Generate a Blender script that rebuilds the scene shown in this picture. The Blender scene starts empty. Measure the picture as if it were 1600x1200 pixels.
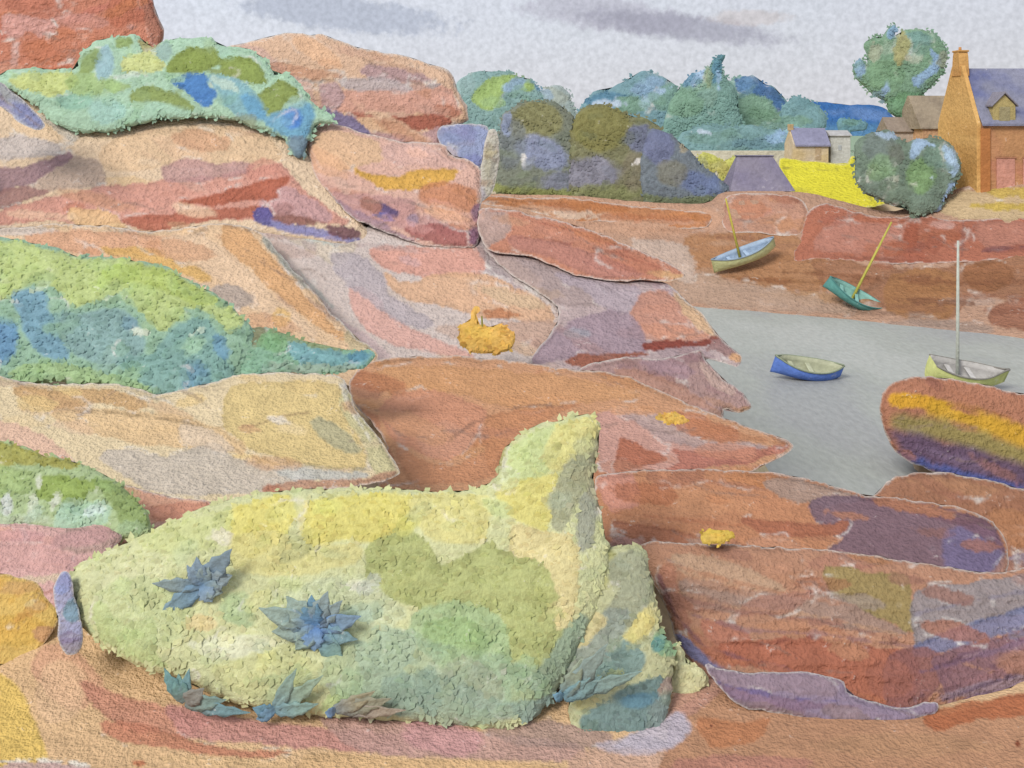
import bpy, bmesh, math, random
import numpy as np
from mathutils import Vector, Matrix
from mathutils.geometry import delaunay_2d_cdt
random.seed(7); rng = np.random.default_rng(7)
SC = bpy.context.scene
COL = SC.collection

# ------------------------------------------------------------------ camera, sky, sun, exposure
H = 14.0          # eye height above the water, metres
F = 1536.0        # focal length in photograph pixels
HOR = 190.0       # horizon row
cam = bpy.data.cameras.new('camera'); cam_o = bpy.data.objects.new('camera', cam); COL.objects.link(cam_o)
cam.sensor_width = 36; cam.lens = 36 * F / 1600
cam_o.location = (0, 0, H); cam_o.rotation_euler = (math.radians(90), 0, 0)
cam.shift_x = 0; cam.shift_y = -(600 - HOR) / 1600
cam.clip_start = 0.1; cam.clip_end = 6000
SC.camera = cam_o
SC.view_settings.view_transform = 'Standard'; SC.view_settings.look = 'None'
SC.view_settings.gamma = 1; SC.view_settings.exposure = 0.24
SC.render.resolution_x = 1024; SC.render.resolution_y = 768
SC.cycles.max_bounces = 4; SC.cycles.diffuse_bounces = 2

SUN_EL, SUN_AZ = math.radians(40), math.radians(-38)     # from the upper left, a little behind the viewer
def lin(h):
    h = h.lstrip('#'); c = [int(h[i:i+2], 16) / 255 for i in (0, 2, 4)]
    return [x / 12.92 if x <= .04045 else ((x + .055) / 1.055) ** 2.4 for x in c]
KALB = 0.85       # pigment reflectance against the tone it shows in even daylight
def C(h):
    c = lin(h); y = .3 * c[0] + .55 * c[1] + .15 * c[2]
    return tuple((y + (x - y) * .97) * KALB + .014 for x in c)

def nn(nt, t, **kw):
    n = nt.nodes.new(t)
    for k, v in kw.items():
        if k.startswith('i_'):
            n.inputs[k[2:]].default_value = v
        else: setattr(n, k, v)
    return n
W = bpy.data.worlds.new('World'); SC.world = W; W.use_nodes = True
nt = W.node_tree; nt.nodes.clear(); L = nt.links.new
out = nn(nt, 'ShaderNodeOutputWorld'); bg = nn(nt, 'ShaderNodeBackground'); L(bg.outputs[0], out.inputs[0])
bg.inputs[1].default_value = 0.1
sky = nn(nt, 'ShaderNodeTexSky'); sky.sky_type = 'NISHITA'; sky.sun_disc = False
sky.sun_elevation = SUN_EL; sky.sun_rotation = SUN_AZ; sky.air_density = 1.0; sky.dust_density = 2.0
tc = nn(nt, 'ShaderNodeTexCoord')
def mth(op, a, b=None, c=None):
    n = nn(nt, 'ShaderNodeMath', operation=op)
    for i, v in enumerate((a, b, c)):
        if v is None: continue
        if isinstance(v, (int, float)): n.inputs[i].default_value = v
        else: L(v, n.inputs[i])
    return n.outputs[0]
def mixc(f, a, b, mode='MIX'):
    n = nn(nt, 'ShaderNodeMix', data_type='RGBA', blend_type=mode)
    for s, v in ((0, f), (6, a), (7, b)):
        if isinstance(v, (int, float)): n.inputs[s].default_value = v
        elif isinstance(v, (tuple, list)): n.inputs[s].default_value = (*v[:3], 1)
        else: L(v, n.inputs[s])
    return n.outputs[2]
def sk(h, k=10.0): return tuple(x * k for x in lin(h))
sep = nn(nt, 'ShaderNodeSeparateXYZ'); L(tc.outputs['Generated'], sep.inputs[0])
X, Y_, Z = sep.outputs
n1 = nn(nt, 'ShaderNodeTexNoise', i_Scale=4.0, i_Detail=5.0, i_Roughness=.6); L(tc.outputs['Generated'], n1.inputs[0])
n2 = nn(nt, 'ShaderNodeTexNoise', i_Scale=95.0, i_Detail=4.0, i_Roughness=.65); L(tc.outputs['Generated'], n2.inputs[0])
n3 = nn(nt, 'ShaderNodeTexNoise', i_Scale=210.0, i_Detail=3.0); L(tc.outputs['Generated'], n3.inputs[0])
# overcast veil: cool pale lavender aloft, a little warmer and greyer towards the right and the horizon
cl = mixc(mth('MULTIPLY_ADD', X, 1.0, 0.45), sk('#d3dbe6'), sk('#b9bec4'))
cl = mixc(mth('SMOOTH_MIN', mth('MULTIPLY', n1.outputs[0], 1.0), 1, .1), cl, sk('#cacad4'))
warm = mth('SUBTRACT', 1.0, mth('MULTIPLY', mth('ABSOLUTE', Z), 9.0)); warm = mth('MAXIMUM', warm, 0.0)
cl = mixc(mth('MULTIPLY', warm, .5), cl, sk('#c9c5c6'))
u = mth('DIVIDE', X, mth('MAXIMUM', Y_, .05)); v = mth('DIVIDE', Z, mth('MAXIMUM', Y_, .05))
def band(cx, cy, rx, ry, slope, amp=1.0, soft=.5):
    du = mth('SUBTRACT', u, (cx - 800) / F); dv = mth('SUBTRACT', v, (HOR - cy) / F)
    dv = mth('ADD', dv, mth('MULTIPLY', du, slope))
    a = mth('MULTIPLY', du, F / rx); b = mth('MULTIPLY', dv, F / ry)
    r = mth('SQRT', mth('ADD', mth('MULTIPLY', a, a), mth('MULTIPLY', b, b)))
    r = mth('ADD', r, mth('MULTIPLY_ADD', n2.outputs[0], 1.3, -.65))
    n = nn(nt, 'ShaderNodeMapRange', interpolation_type='SMOOTHSTEP'); L(r, n.inputs[0])
    n.inputs[1].default_value = 1.0 + soft * .5; n.inputs[2].default_value = 1.0 - soft * .5
    n.inputs[3].default_value = 0; n.inputs[4].default_value = amp
    f = mth('MULTIPLY', n.outputs[0], mth('GREATER_THAN', Y_, .1))
    return f
cl = mixc(band(540, 22, 160, 26, .10, .75), cl, sk('#a5abbb'))
cl = mixc(band(950, 22, 130, 26, .10, .55), cl, sk('#a6a2b0'))
cl = mixc(band(1060, 42, 150, 20, .12, .7, .8), cl, sk('#918f9f'))
cl = mixc(band(1170, 28, 60, 12, .0, .4), cl, sk('#b7a79f'))
grain = nn(nt, 'ShaderNodeMapRange'); L(n3.outputs[0], grain.inputs[0])
for i, q in ((1, .3), (2, .7), (3, .90), (4, 1.12)): grain.inputs[i].default_value = q
cl = mixc(1.0, cl, grain.outputs[0], 'MULTIPLY')
fin = mixc(0.94, sky.outputs[0], cl)
L(fin, bg.inputs[0])

sun = bpy.data.lights.new('sun', 'SUN'); sun.energy = 2.4; sun.angle = math.radians(20); sun.color = (1, .95, .87)
so = bpy.data.objects.new('sun', sun); COL.objects.link(so)
d = Vector((math.sin(SUN_AZ) * math.cos(SUN_EL), -math.cos(SUN_AZ) * math.cos(SUN_EL), math.sin(SUN_EL)))
so.rotation_euler = d.to_track_quat('Z', 'Y').to_euler()
sky.sun_rotation = math.atan2(d.x, d.y)

# ------------------------------------------------------------------ noise, washes of colour
def hsh(ix, iy, s):
    h = (ix.astype(np.int64) * 374761393 + iy.astype(np.int64) * 668265263 + s * 1442695041) & 0xffffffff
    h = ((h ^ (h >> 13)) * 1274126177) & 0xffffffff
    return ((h ^ (h >> 16)) & 0xffff) / 65535.0
def vnoise(x, y, s=0):
    ix, iy = np.floor(x), np.floor(y); fx, fy = x - ix, y - iy
    fx = fx * fx * (3 - 2 * fx); fy = fy * fy * (3 - 2 * fy)
    a = hsh(ix, iy, s); b = hsh(ix + 1, iy, s); c = hsh(ix, iy + 1, s); e = hsh(ix + 1, iy + 1, s)
    return (a + (b - a) * fx) * (1 - fy) + (c + (e - c) * fx) * fy
def fbm(x, y, s=0, o=4):
    r = 0; a = 1; t = 0
    for i in range(o):
        r = r + a * vnoise(x, y, s + i * 17); t += a; a *= .5; x = x * 2.03; y = y * 2.03
    return r / t * 2 - 1
def seg_dist(P, poly, closed=True):
    A = np.asarray(poly, float)
    B = np.roll(A, -1, 0) if closed else A[1:]
    if not closed: A = A[:-1]
    best = np.full(len(P), 1e9)
    for a, b in zip(A, B):
        ab = b - a; l = ab @ ab + 1e-9
        t = np.clip(((P - a) @ ab) / l, 0, 1)
        dd = P - a - t[:, None] * ab
        best = np.minimum(best, (dd * dd).sum(1))
    return np.sqrt(best)
def inside(P, poly):
    A = np.asarray(poly, float); r = np.zeros(len(P), bool); x, y = P[:, 0], P[:, 1]
    j = len(A) - 1
    for i in range(len(A)):
        xi, yi = A[i]; xj, yj = A[j]
        if yi != yj:
            m = ((yi > y) != (yj > y)) & (x < (xj - xi) * (y - yi) / (yj - yi) + xi)
            r ^= m
        j = i
    return r
def smooth_poly(pts, n=3, closed=True):
    A = np.asarray(pts, float); out = []; N = len(A)
    for i in range(N):
        p0, p1, p2, p3 = A[i - 1], A[i], A[(i + 1) % N], A[(i + 2) % N]
        for k in range(n):
            t = k / n
            out.append(p1 + .5 * t * (p2 - p0 + t * (2 * p0 - 5 * p1 + 4 * p2 - p3 + t * (3 * (p1 - p2) + p3 - p0))) * .9
                       + (.1 * t * (p2 - p1)))
    return np.array(out)
def paint(P, base, patches, seed=0):
    """pigment of the surface at traced coordinates P; patches are stains, lichen or bands of the stone or leaf; rock purples and crevice strokes put shade into the colour"""
    x, y = P[:, 0], P[:, 1]
    w1 = fbm(x / 26, y / 26, seed + 3) ; w2 = fbm(x / 7, y / 7, seed + 9, 2)
    col = np.tile(np.array(C(base)), (len(P), 1))
    v = 1 + .07 * fbm(x / 60, y / 40, seed + 5) ; col = col * v[:, None]
    for k, p in enumerate(patches):
        kind = p[0]; c = np.array(C(p[2])); al = p[3] if len(p) > 3 else .9; soft = p[4] if len(p) > 4 else 2.5
        if kind == 'p':
            poly = smooth_poly(p[1], 3)
            lo, hi = poly.min(0) - 30, poly.max(0) + 30
            m = np.where((x > lo[0]) & (x < hi[0]) & (y > lo[1]) & (y < hi[1]))[0]
            if not len(m): continue
            Q = P[m]; sd = seg_dist(Q, poly) * np.where(inside(Q, poly), 1, -1)
        elif kind == 'e':
            cx, cy, rx, ry, an = p[1]; ca, sa = math.cos(math.radians(an)), math.sin(math.radians(an))
            m = np.where((abs(x - cx) < rx + ry + 20) & (abs(y - cy) < rx + ry + 20))[0]
            if not len(m): continue
            dx, dy = x[m] - cx, y[m] - cy
            a, b = (dx * ca + dy * sa) / rx, (-dx * sa + dy * ca) / ry
            sd = (1 - np.sqrt(a * a + b * b)) * min(rx, ry)
        else:
            wd = p[1][0]; line = p[1][1]
            A = np.array(line, float); lo, hi = A.min(0) - wd - 20, A.max(0) + wd + 20
            m = np.where((x > lo[0]) & (x < hi[0]) & (y > lo[1]) & (y < hi[1]))[0]
            if not len(m): continue
            sd = wd / 2 - seg_dist(P[m], line, False)
        amp = min(1, soft / 2.5) if kind == 's' and p[1][0] < 6 else 1
        sd = sd + (w1[m] * 5.5 + w2[m] * 2.5) * amp
        a = np.clip(sd / soft + .5, 0, 1); a = a * a * (3 - 2 * a)
        pool = 1 + .10 * w1[m] + .05 * w2[m]
        rim = np.exp(-((sd - soft * .5 - 1.5) / 2.2) ** 2) * (.13 if soft < 6 else 0)
        cc = c[None] * (pool - rim)[:, None]
        if soft < 3.2 and kind != 's' and (kind == 'p' or min(p[1][2], p[1][3]) > 9):     # the pale bare edge left beside some patches
            e_ = np.exp(-((sd + 2.6) / 1.7) ** 2) * np.clip(w1[m] * 4 - .5, 0, 1) * .55
            col[m] = col[m] * (1 - e_[:, None]) + np.array(C('#ddd8d2')) * e_[:, None]
        a = (a * al)[:, None]
        col[m] = col[m] * (1 - a) + cc * a
    return col

# ------------------------------------------------------------------ materials
MATS = {}
def wash_mat(name, scale, bump=.35, rough=.9, bright=1.0):
    key = (name, round(math.log(scale) * 4), bump)
    if key in MATS: return MATS[key]
    m = bpy.data.materials.new(name); m.use_nodes = True; nt = m.node_tree; L = nt.links.new
    b = nt.nodes['Principled BSDF']; b.inputs['Roughness'].default_value = rough
    b.inputs['Specular IOR Level'].default_value = .12
    at = nt.nodes.new('ShaderNodeAttribute'); at.attribute_name = 'pigment'
    tc = nt.nodes.new('ShaderNodeTexCoord')
    g = nt.nodes.new('ShaderNodeTexNoise'); g.inputs['Scale'].default_value = scale; g.inputs['Detail'].default_value = 3; g.inputs['Roughness'].default_value = .6
    L(tc.outputs['Object'], g.inputs[0])
    g2 = nt.nodes.new('ShaderNodeTexNoise'); g2.inputs['Scale'].default_value = scale * .22; g2.inputs['Detail'].default_value = 4
    L(tc.outputs['Object'], g2.inputs[0])
    mr = nt.nodes.new('ShaderNodeMapRange'); L(g.outputs[0], mr.inputs[0])
    for i, q in ((1, .3), (2, .7), (3, .88), (4, 1.10)): mr.inputs[i].default_value = q
    mr2 = nt.nodes.new('ShaderNodeMapRange'); L(g2.outputs[0], mr2.inputs[0])
    for i, q in ((1, .3), (2, .7), (3, .93), (4, 1.06)): mr2.inputs[i].default_value = q
    mu = nt.nodes.new('ShaderNodeMath'); mu.operation = 'MULTIPLY'; L(mr.outputs[0], mu.inputs[0]); L(mr2.outputs[0], mu.inputs[1])
    mx = nt.nodes.new('ShaderNodeMix'); mx.data_type = 'RGBA'; mx.blend_type = 'MULTIPLY'; mx.inputs[0].default_value = 1
    L(at.outputs['Color'], mx.inputs[6]); L(mu.outputs[0], mx.inputs[7])
    sp = nt.nodes.new('ShaderNodeMath'); sp.operation = 'MULTIPLY'; L(g.outputs[0], sp.inputs[0]); L(g2.outputs[0], sp.inputs[1])
    spr = nt.nodes.new('ShaderNodeMapRange'); L(sp.outputs[0], spr.inputs[0])
    for i, q in ((1, .39), (2, .45), (3, 0), (4, .38)): spr.inputs[i].default_value = q
    pl = nt.nodes.new('ShaderNodeMix'); pl.data_type = 'RGBA'; L(spr.outputs[0], pl.inputs[0]); L(mx.outputs[2], pl.inputs[6]); pl.inputs[7].default_value = (.62, .60, .57, 1)
    mx = pl; L(mx.outputs[2], b.inputs['Base Color'])
    bp = nt.nodes.new('ShaderNodeBump'); bp.inputs['Strength'].default_value = bump; bp.inputs['Distance'].default_value = 1.6 / scale
    L(g.outputs[0], bp.inputs['Height']); L(bp.outputs[0], b.inputs['Normal'])
    if name == 'leaf_clumps':
        tr = nt.nodes.new('ShaderNodeBsdfTranslucent'); ms = nt.nodes.new('ShaderNodeMixShader'); ms.inputs[0].default_value = .2
        L(mx.outputs[2], tr.inputs[0]); L(b.outputs[0], ms.inputs[1]); L(tr.outputs[0], ms.inputs[2]); L(ms.outputs[0], nt.nodes['Material Output'].inputs[0])
    MATS[key] = m; return m
def depth_mat(name, Y, **k): return wash_mat(name, 230.0 / max(Y, 3), **k)

def P3(px, py, Y): return Vector(((px - 800) / F * Y, Y, H - (py - HOR) / F * Y))
def P3a(px, py, Y): return np.stack([(px - 800) / F * Y, Y + 0 * px, H - (py - HOR) / F * Y], 1)

def link_mesh(name, verts, faces, mat, cols=None, parent=None, smooth=True, loc=None, flat_col=None):
    verts = np.asarray(verts, float)
    if loc is None and parent is None:
        loc = Vector((verts[:, 0].mean(), verts[:, 1].mean(), verts[:, 2].min()))
    off = np.array(loc if parent is None else (0, 0, 0)) if loc is not None or parent is None else np.zeros(3)
    if parent is not None: off = np.array(parent['_w'])
    me = bpy.data.meshes.new(name)
    me.from_pydata((verts - off).tolist(), [], [list(map(int, f)) for f in faces]); me.update()
    if cols is None and flat_col is not None: cols = np.tile(np.array(C(flat_col)), (len(verts), 1))
    if cols is not None:
        ca = me.color_attributes.new('pigment', 'FLOAT_COLOR', 'POINT')
        ca.data.foreach_set('color', np.concatenate([np.clip(cols, 0, 1), np.ones((len(cols), 1))], 1).astype(np.float32).ravel())
    if smooth: me.polygons.foreach_set('use_smooth', [True] * len(me.polygons))
    me.materials.append(mat)
    o = bpy.data.objects.new(name, me); COL.objects.link(o)
    if parent is not None: o.parent = parent; o['_w'] = tuple(off)
    else: o.location = off; o['_w'] = tuple(off)
    return o
def tag(o, label=None, cat=None, group=None, kind=None):
    if label: o['label'] = label
    if cat: o['category'] = cat
    if group: o['group'] = group
    if kind: o['kind'] = kind
    return o
def empty(name, loc):
    o = bpy.data.objects.new(name, None); COL.objects.link(o); o.location = loc; o['_w'] = tuple(loc); o.empty_display_size = .2
    return o

GROUND_PTS = []; DEPTH = {}
def densify(poly, step):
    out = []
    for i in range(len(poly)):
        a, b = poly[i], poly[(i + 1) % len(poly)]
        n = max(1, int(np.hypot(*(b - a)) / step))
        for k in range(n): out.append(a + (b - a) * k / n)
    return np.array(out)
def tri(poly, step):
    lo, hi = poly.min(0), poly.max(0)
    gx, gy = np.meshgrid(np.arange(lo[0], hi[0], step), np.arange(lo[1], hi[1], step * .87))
    gx[1::2] += step / 2
    G = np.stack([gx.ravel(), gy.ravel()], 1); G += rng.uniform(-.12, .12, G.shape) * step
    G = G[inside(G, poly)]; G = G[seg_dist(G, poly) > step * .55]
    allp = np.concatenate([poly, G]); n = len(poly)
    vo, _, fo, *_ = delaunay_2d_cdt([Vector(p) for p in allp], [(i, (i + 1) % n) for i in range(n)], [list(range(n))], 1, 1e-4)
    return np.array([tuple(v) for v in vo]), fo
def solid(name, outline, yb, yt, base, patches, R=45, step=3.2, jit=3.5, relief=.45, mat='weathered_granite', depthf=None, bulge=.3,
          rimcol='#d8d2cb', rim=.75, parent=None, seed=0, thick=None, ground=True, strata=0.0, bump=.8, rimw=2.0, gain=1.0):
    """one closed rounded body: traced front outline, its own depth, bulging front and back"""
    poly = smooth_poly(outline, 4)
    poly = densify(poly, 5)
    seed = seed or (sum(map(ord, name)) + int(outline[0][0] * 7 + outline[1][1] * 13)) % 997
    j = np.stack([fbm(poly[:, 0] / 14, poly[:, 1] / 14, seed), fbm(poly[:, 0] / 14, poly[:, 1] / 14, seed + 50)], 1) * jit
    poly = poly + j
    V, Fc = tri(poly, step)
    x, y = V[:, 0], V[:, 1]
    dist = seg_dist(V, poly)
    y0, y1 = poly[:, 1].max(), poly[:, 1].min()
    Yb = depthf(x, y) if depthf else yb + (yt - yb) * (y0 - y) / (y0 - y1)
    t = np.clip(dist / R, 0, 1); prof = np.sqrt(np.clip(1 - (1 - t) ** 2, 0, 1))
    bm = R * Yb / F * bulge
    rl = relief * Yb / F * (9 * fbm(x / 45, y / 22, seed + 21) + 3.0 * fbm(x / 13, y / 7, seed + 31))
    if strata: rl = rl + strata * Yb / F * 4 * np.abs(fbm(x / 160, y / 11, seed + 77))
    Yf = Yb - bm * prof - rl * t
    front = P3a(x, y, Yf)
    if True:
        for kx, ky, yy in zip((x // 8).astype(int), (y // 8).astype(int), Yf):
            if yy < DEPTH.get((kx, ky), 1e9): DEPTH[(kx, ky)] = yy
    cols = paint(V, base, patches, seed) * gain
    if gain > 1: cols = cols * .84 + cols.mean(1)[:, None] * .16 * np.array([1.04, 1.02, .94])
    if rim:
        wn = fbm(x / 9, y / 9, seed + 40)
        a = np.clip((rimw + 2.2 * wn - dist) / 1.6, 0, 1)[:, None] * rim
        cols = cols * (1 - a) + np.array(C(rimcol)) * a
        ln = np.exp(-((dist - 5.5 - 2 * fbm(x / 50, y / 50, seed + 61)) / 1.6) ** 2) * np.clip(fbm(x / 80, y / 80, seed + 62) * 3 + .3, 0, 1) * .3
        cols = cols * (1 - ln[:, None])
    # back half: coarser mesh sharing the seam
    wpx = min(np.ptp(poly[:, 0]), np.ptp(poly[:, 1]))
    tk = thick if thick else max(.25, .4 * wpx * float(np.mean(Yb)) / F)
    V2, F2 = tri(poly[::3], max(14, step * 3))
    d2 = seg_dist(V2, poly); t2 = np.clip(d2 / max(R, wpx * .3), 0, 1)
    Yb2 = depthf(V2[:, 0], V2[:, 1]) if depthf else yb + (yt - yb) * (y0 - V2[:, 1]) / (y0 - y1)
    back = P3a(V2[:, 0], V2[:, 1], Yb2 + .004 * Yb2 * 0 + tk * np.sqrt(1 - (1 - t2) ** 2) - bm.mean() * .02)
    c2 = paint(V2, base, patches, seed)
    n = len(front)
    faces = [tuple(f)[::-1] for f in Fc] + [tuple(i + n for i in f) for f in F2]
    allv = np.concatenate([front, back])
    o = link_mesh(name, allv, faces, depth_mat(mat, float(np.mean(Yb)), bump=bump), np.concatenate([cols, c2]), parent)
    o['seed'] = int(seed)
    if ground:
        sel = rng.choice(len(front), min(60, len(front)), replace=False); GROUND_PTS.extend(front[sel].tolist())
    return o
def leaves(name, outline, yb, yt, base, patches, parent, R=45, size=8, dens=1.0, bulge=.8, seed=1, out=4, mat='leaf_clumps', tilt=.3, vary=.1, depthf=None):
    poly = densify(smooth_poly(outline, 4), 5)
    lo, hi = poly.min(0) - out, poly.max(0) + out
    area = (hi[0] - lo[0]) * (hi[1] - lo[1]); N = int(area / (size * size) * 1.5 * dens)
    Q = rng.uniform(lo, hi, (N, 2)); ins = inside(Q, poly); dd = seg_dist(Q, poly)
    wob = fbm(Q[:, 0] / 16, Q[:, 1] / 16, seed + 4) * out * 1.2
    keep = ins | (dd < out * .5 + wob)
    Q = Q[keep]; dist = np.where(ins, dd, 0)[keep]
    y0, y1 = poly[:, 1].max(), poly[:, 1].min()
    Yb = depthf(Q[:, 0], Q[:, 1]) if depthf else yb + (yt - yb) * (y0 - np.clip(Q[:, 1], y1, y0)) / (y0 - y1)
    t = np.clip(dist / R, 0, 1); prof = np.sqrt(1 - (1 - t) ** 2)
    Yf = Yb - R * Yb / F * bulge * prof - Yb / F * rng.uniform(.1, .9, len(Q))
    P = P3a(Q[:, 0], Q[:, 1], Yf)
    cols = paint(Q, base, patches, seed) * 1.14; cols = cols * .84 + cols.mean(1)[:, None] * .16 * np.array([1.04, 1.02, .94])
    cols = cols * (1 + vary * rng.normal(size=(len(Q), 1))) * (1 + .25 * vary * rng.normal(size=(len(Q), 3)))
    n = len(Q)
    # facing direction: outwards and upwards, jittered; each leaf is a small pointed blade of four corners
    nrm = np.stack([rng.normal(size=n) * tilt, -np.ones(n), .25 + rng.normal(size=n) * tilt], 1); nrm /= np.linalg.norm(nrm, axis=1)[:, None]
    an = rng.uniform(0, 2 * np.pi, n)
    r1 = np.cross(nrm, [0, 0, 1.0]); r1 /= np.linalg.norm(r1, axis=1)[:, None]; r2 = np.cross(nrm, r1)
    a = r1 * np.cos(an)[:, None] + r2 * np.sin(an)[:, None]; b = np.cross(nrm, a)
    s = (size * rng.uniform(.55, 1.15, n) * Yf / F)[:, None]; w = s * rng.uniform(.45, .75, n)[:, None]
    V = np.stack([P - a * s, P + b * w, P + a * s, P - b * w], 1).reshape(-1, 3)
    Fc = np.arange(4 * n).reshape(-1, 4)
    return link_mesh(name, V, Fc, depth_mat(mat, float(np.mean(Yf)), bump=.2), np.repeat(cols, 4, 0), parent, smooth=False)
def bush(kind, outline, yb, yt, base, patches, label, cat, group=None, R=45, size=8, stem=None, step=4, dens=1, inset=3, tilt=.45, foliage='foliage', stemname='stem', stemcol='#7d6a55', bulge=.45, out=4, stemtop=None, vary=.03, stemw=1.0):
    A = np.array(outline, float); cx, cy = A[:, 0].mean(), A[:, 1].max()
    base_p = P3(cx, cy, yb)
    root = empty(kind, base_p); tag(root, label, cat, group)
    # small dabs of lighter and darker leafage through the crown
    B_ = smooth_poly(outline, 3); lo, hi = B_.min(0), B_.max(0); area = abs((B_[:, 0] * np.roll(B_[:, 1], -1) - B_[:, 1] * np.roll(B_[:, 0], -1)).sum()) / 2
    rr = np.random.default_rng(int(area) % 9973); Qs = rr.uniform(lo, hi, (int(min(110, 6 + area / 1500)), 2)); dab = []
    big = min(1.0, .35 + (area / 250000) ** .5)
    cc_ = paint(Qs, base, patches, 3) / KALB; tints = [(1.12, 1.10, .92), (.84, .93, .86), (.88, .97, 1.05), (1.1, 1.1, 1.08), (.95, 1.04, .84), (.80, .86, .86)]
    for q_, k_ in zip(Qs, cc_):
        hx = '#' + ''.join('%02x' % int(255 * min(1, max(0, v * t_)) ** (1 / 2.2)) for v, t_ in zip(k_, tints[rr.integers(6)]))
        dab.append(('e', (q_[0], q_[1], rr.uniform(10, 30) * big, rr.uniform(6, 15) * big, rr.uniform(-50, 30)), hx, rr.uniform(.4, .8), rr.choice([2.5, 4.0, 8.0])))
    patches = patches + dab
    fo = solid(foliage, outline, yb, yt, base, patches, R=R, step=step, jit=6, relief=.45, mat='leafy_mass', parent=root, rim=0, bulge=bulge, ground=False, bump=.5, gain=1.001)
    # the leaf clumps over the mass are the same part of the plant: joined into one mesh
    lv = leaves(foliage, outline, yb, yt, base, patches, root, R=R, seed=fo['seed'], size=size * .62, dens=dens * .42, tilt=tilt * .18, bulge=bulge, out=out, vary=vary)
    me, ml = fo.data, lv.data
    me.materials.append(ml.materials[0]); ml.polygons.foreach_set('material_index', [1] * len(ml.polygons))
    bm = bmesh.new(); bm.from_mesh(me); bm.from_mesh(ml); bm.to_mesh(me); bm.free()
    bpy.data.objects.remove(lv)
    # stems
    for (x0, y0, x1, y1, w) in (stem or [(cx - 8, cy - 6, cx - 4, cy - 40, 5), (cx + 9, cy - 6, cx + 16, cy - 44, 4)]):
        ym = (yb + yt) / 2 + R * yb / F * .2
        tube(stemname, [P3(x0, y0, ym), P3((x0 + x1) / 2 + 1.5, (y0 + y1) / 2, ym), P3(x1, y1, ym)], [w * ym / F * stemw, w * .8 * ym / F * stemw, w * .5 * ym / F * stemw], stemcol, root, matname='bark')
    return root
def tube(name, pts, rad, col, parent, matname='painted_timber', n=8):
    V = []; Fc = []
    pts = [Vector(p) for p in pts]
    for i, p in enumerate(pts):
        d = (pts[min(i + 1, len(pts) - 1)] - pts[max(i - 1, 0)]).normalized()
        a = d.orthogonal().normalized(); b = d.cross(a)
        if i: # keep the frame steady
            a = (pa - d * pa.dot(d)).normalized(); b = d.cross(a)
        pa = a
        for k in range(n):
            t = 2 * math.pi * k / n
            V.append(p + (a * math.cos(t) + b * math.sin(t)) * rad[i])
    for i in range(len(pts) - 1):
        for k in range(n):
            Fc.append((i * n + k, i * n + (k + 1) % n, (i + 1) * n + (k + 1) % n, (i + 1) * n + k))
    Fc.append(tuple(range(n))[::-1]); Fc.append(tuple((len(pts) - 1) * n + k for k in range(n)))
    c = np.array(C(col)) * (1 + .08 * rng.normal(size=(len(V), 1)))
    return link_mesh(name, [tuple(v) for v in V], Fc, depth_mat(matname, pts[0].y, bump=.2), c, parent)

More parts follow.
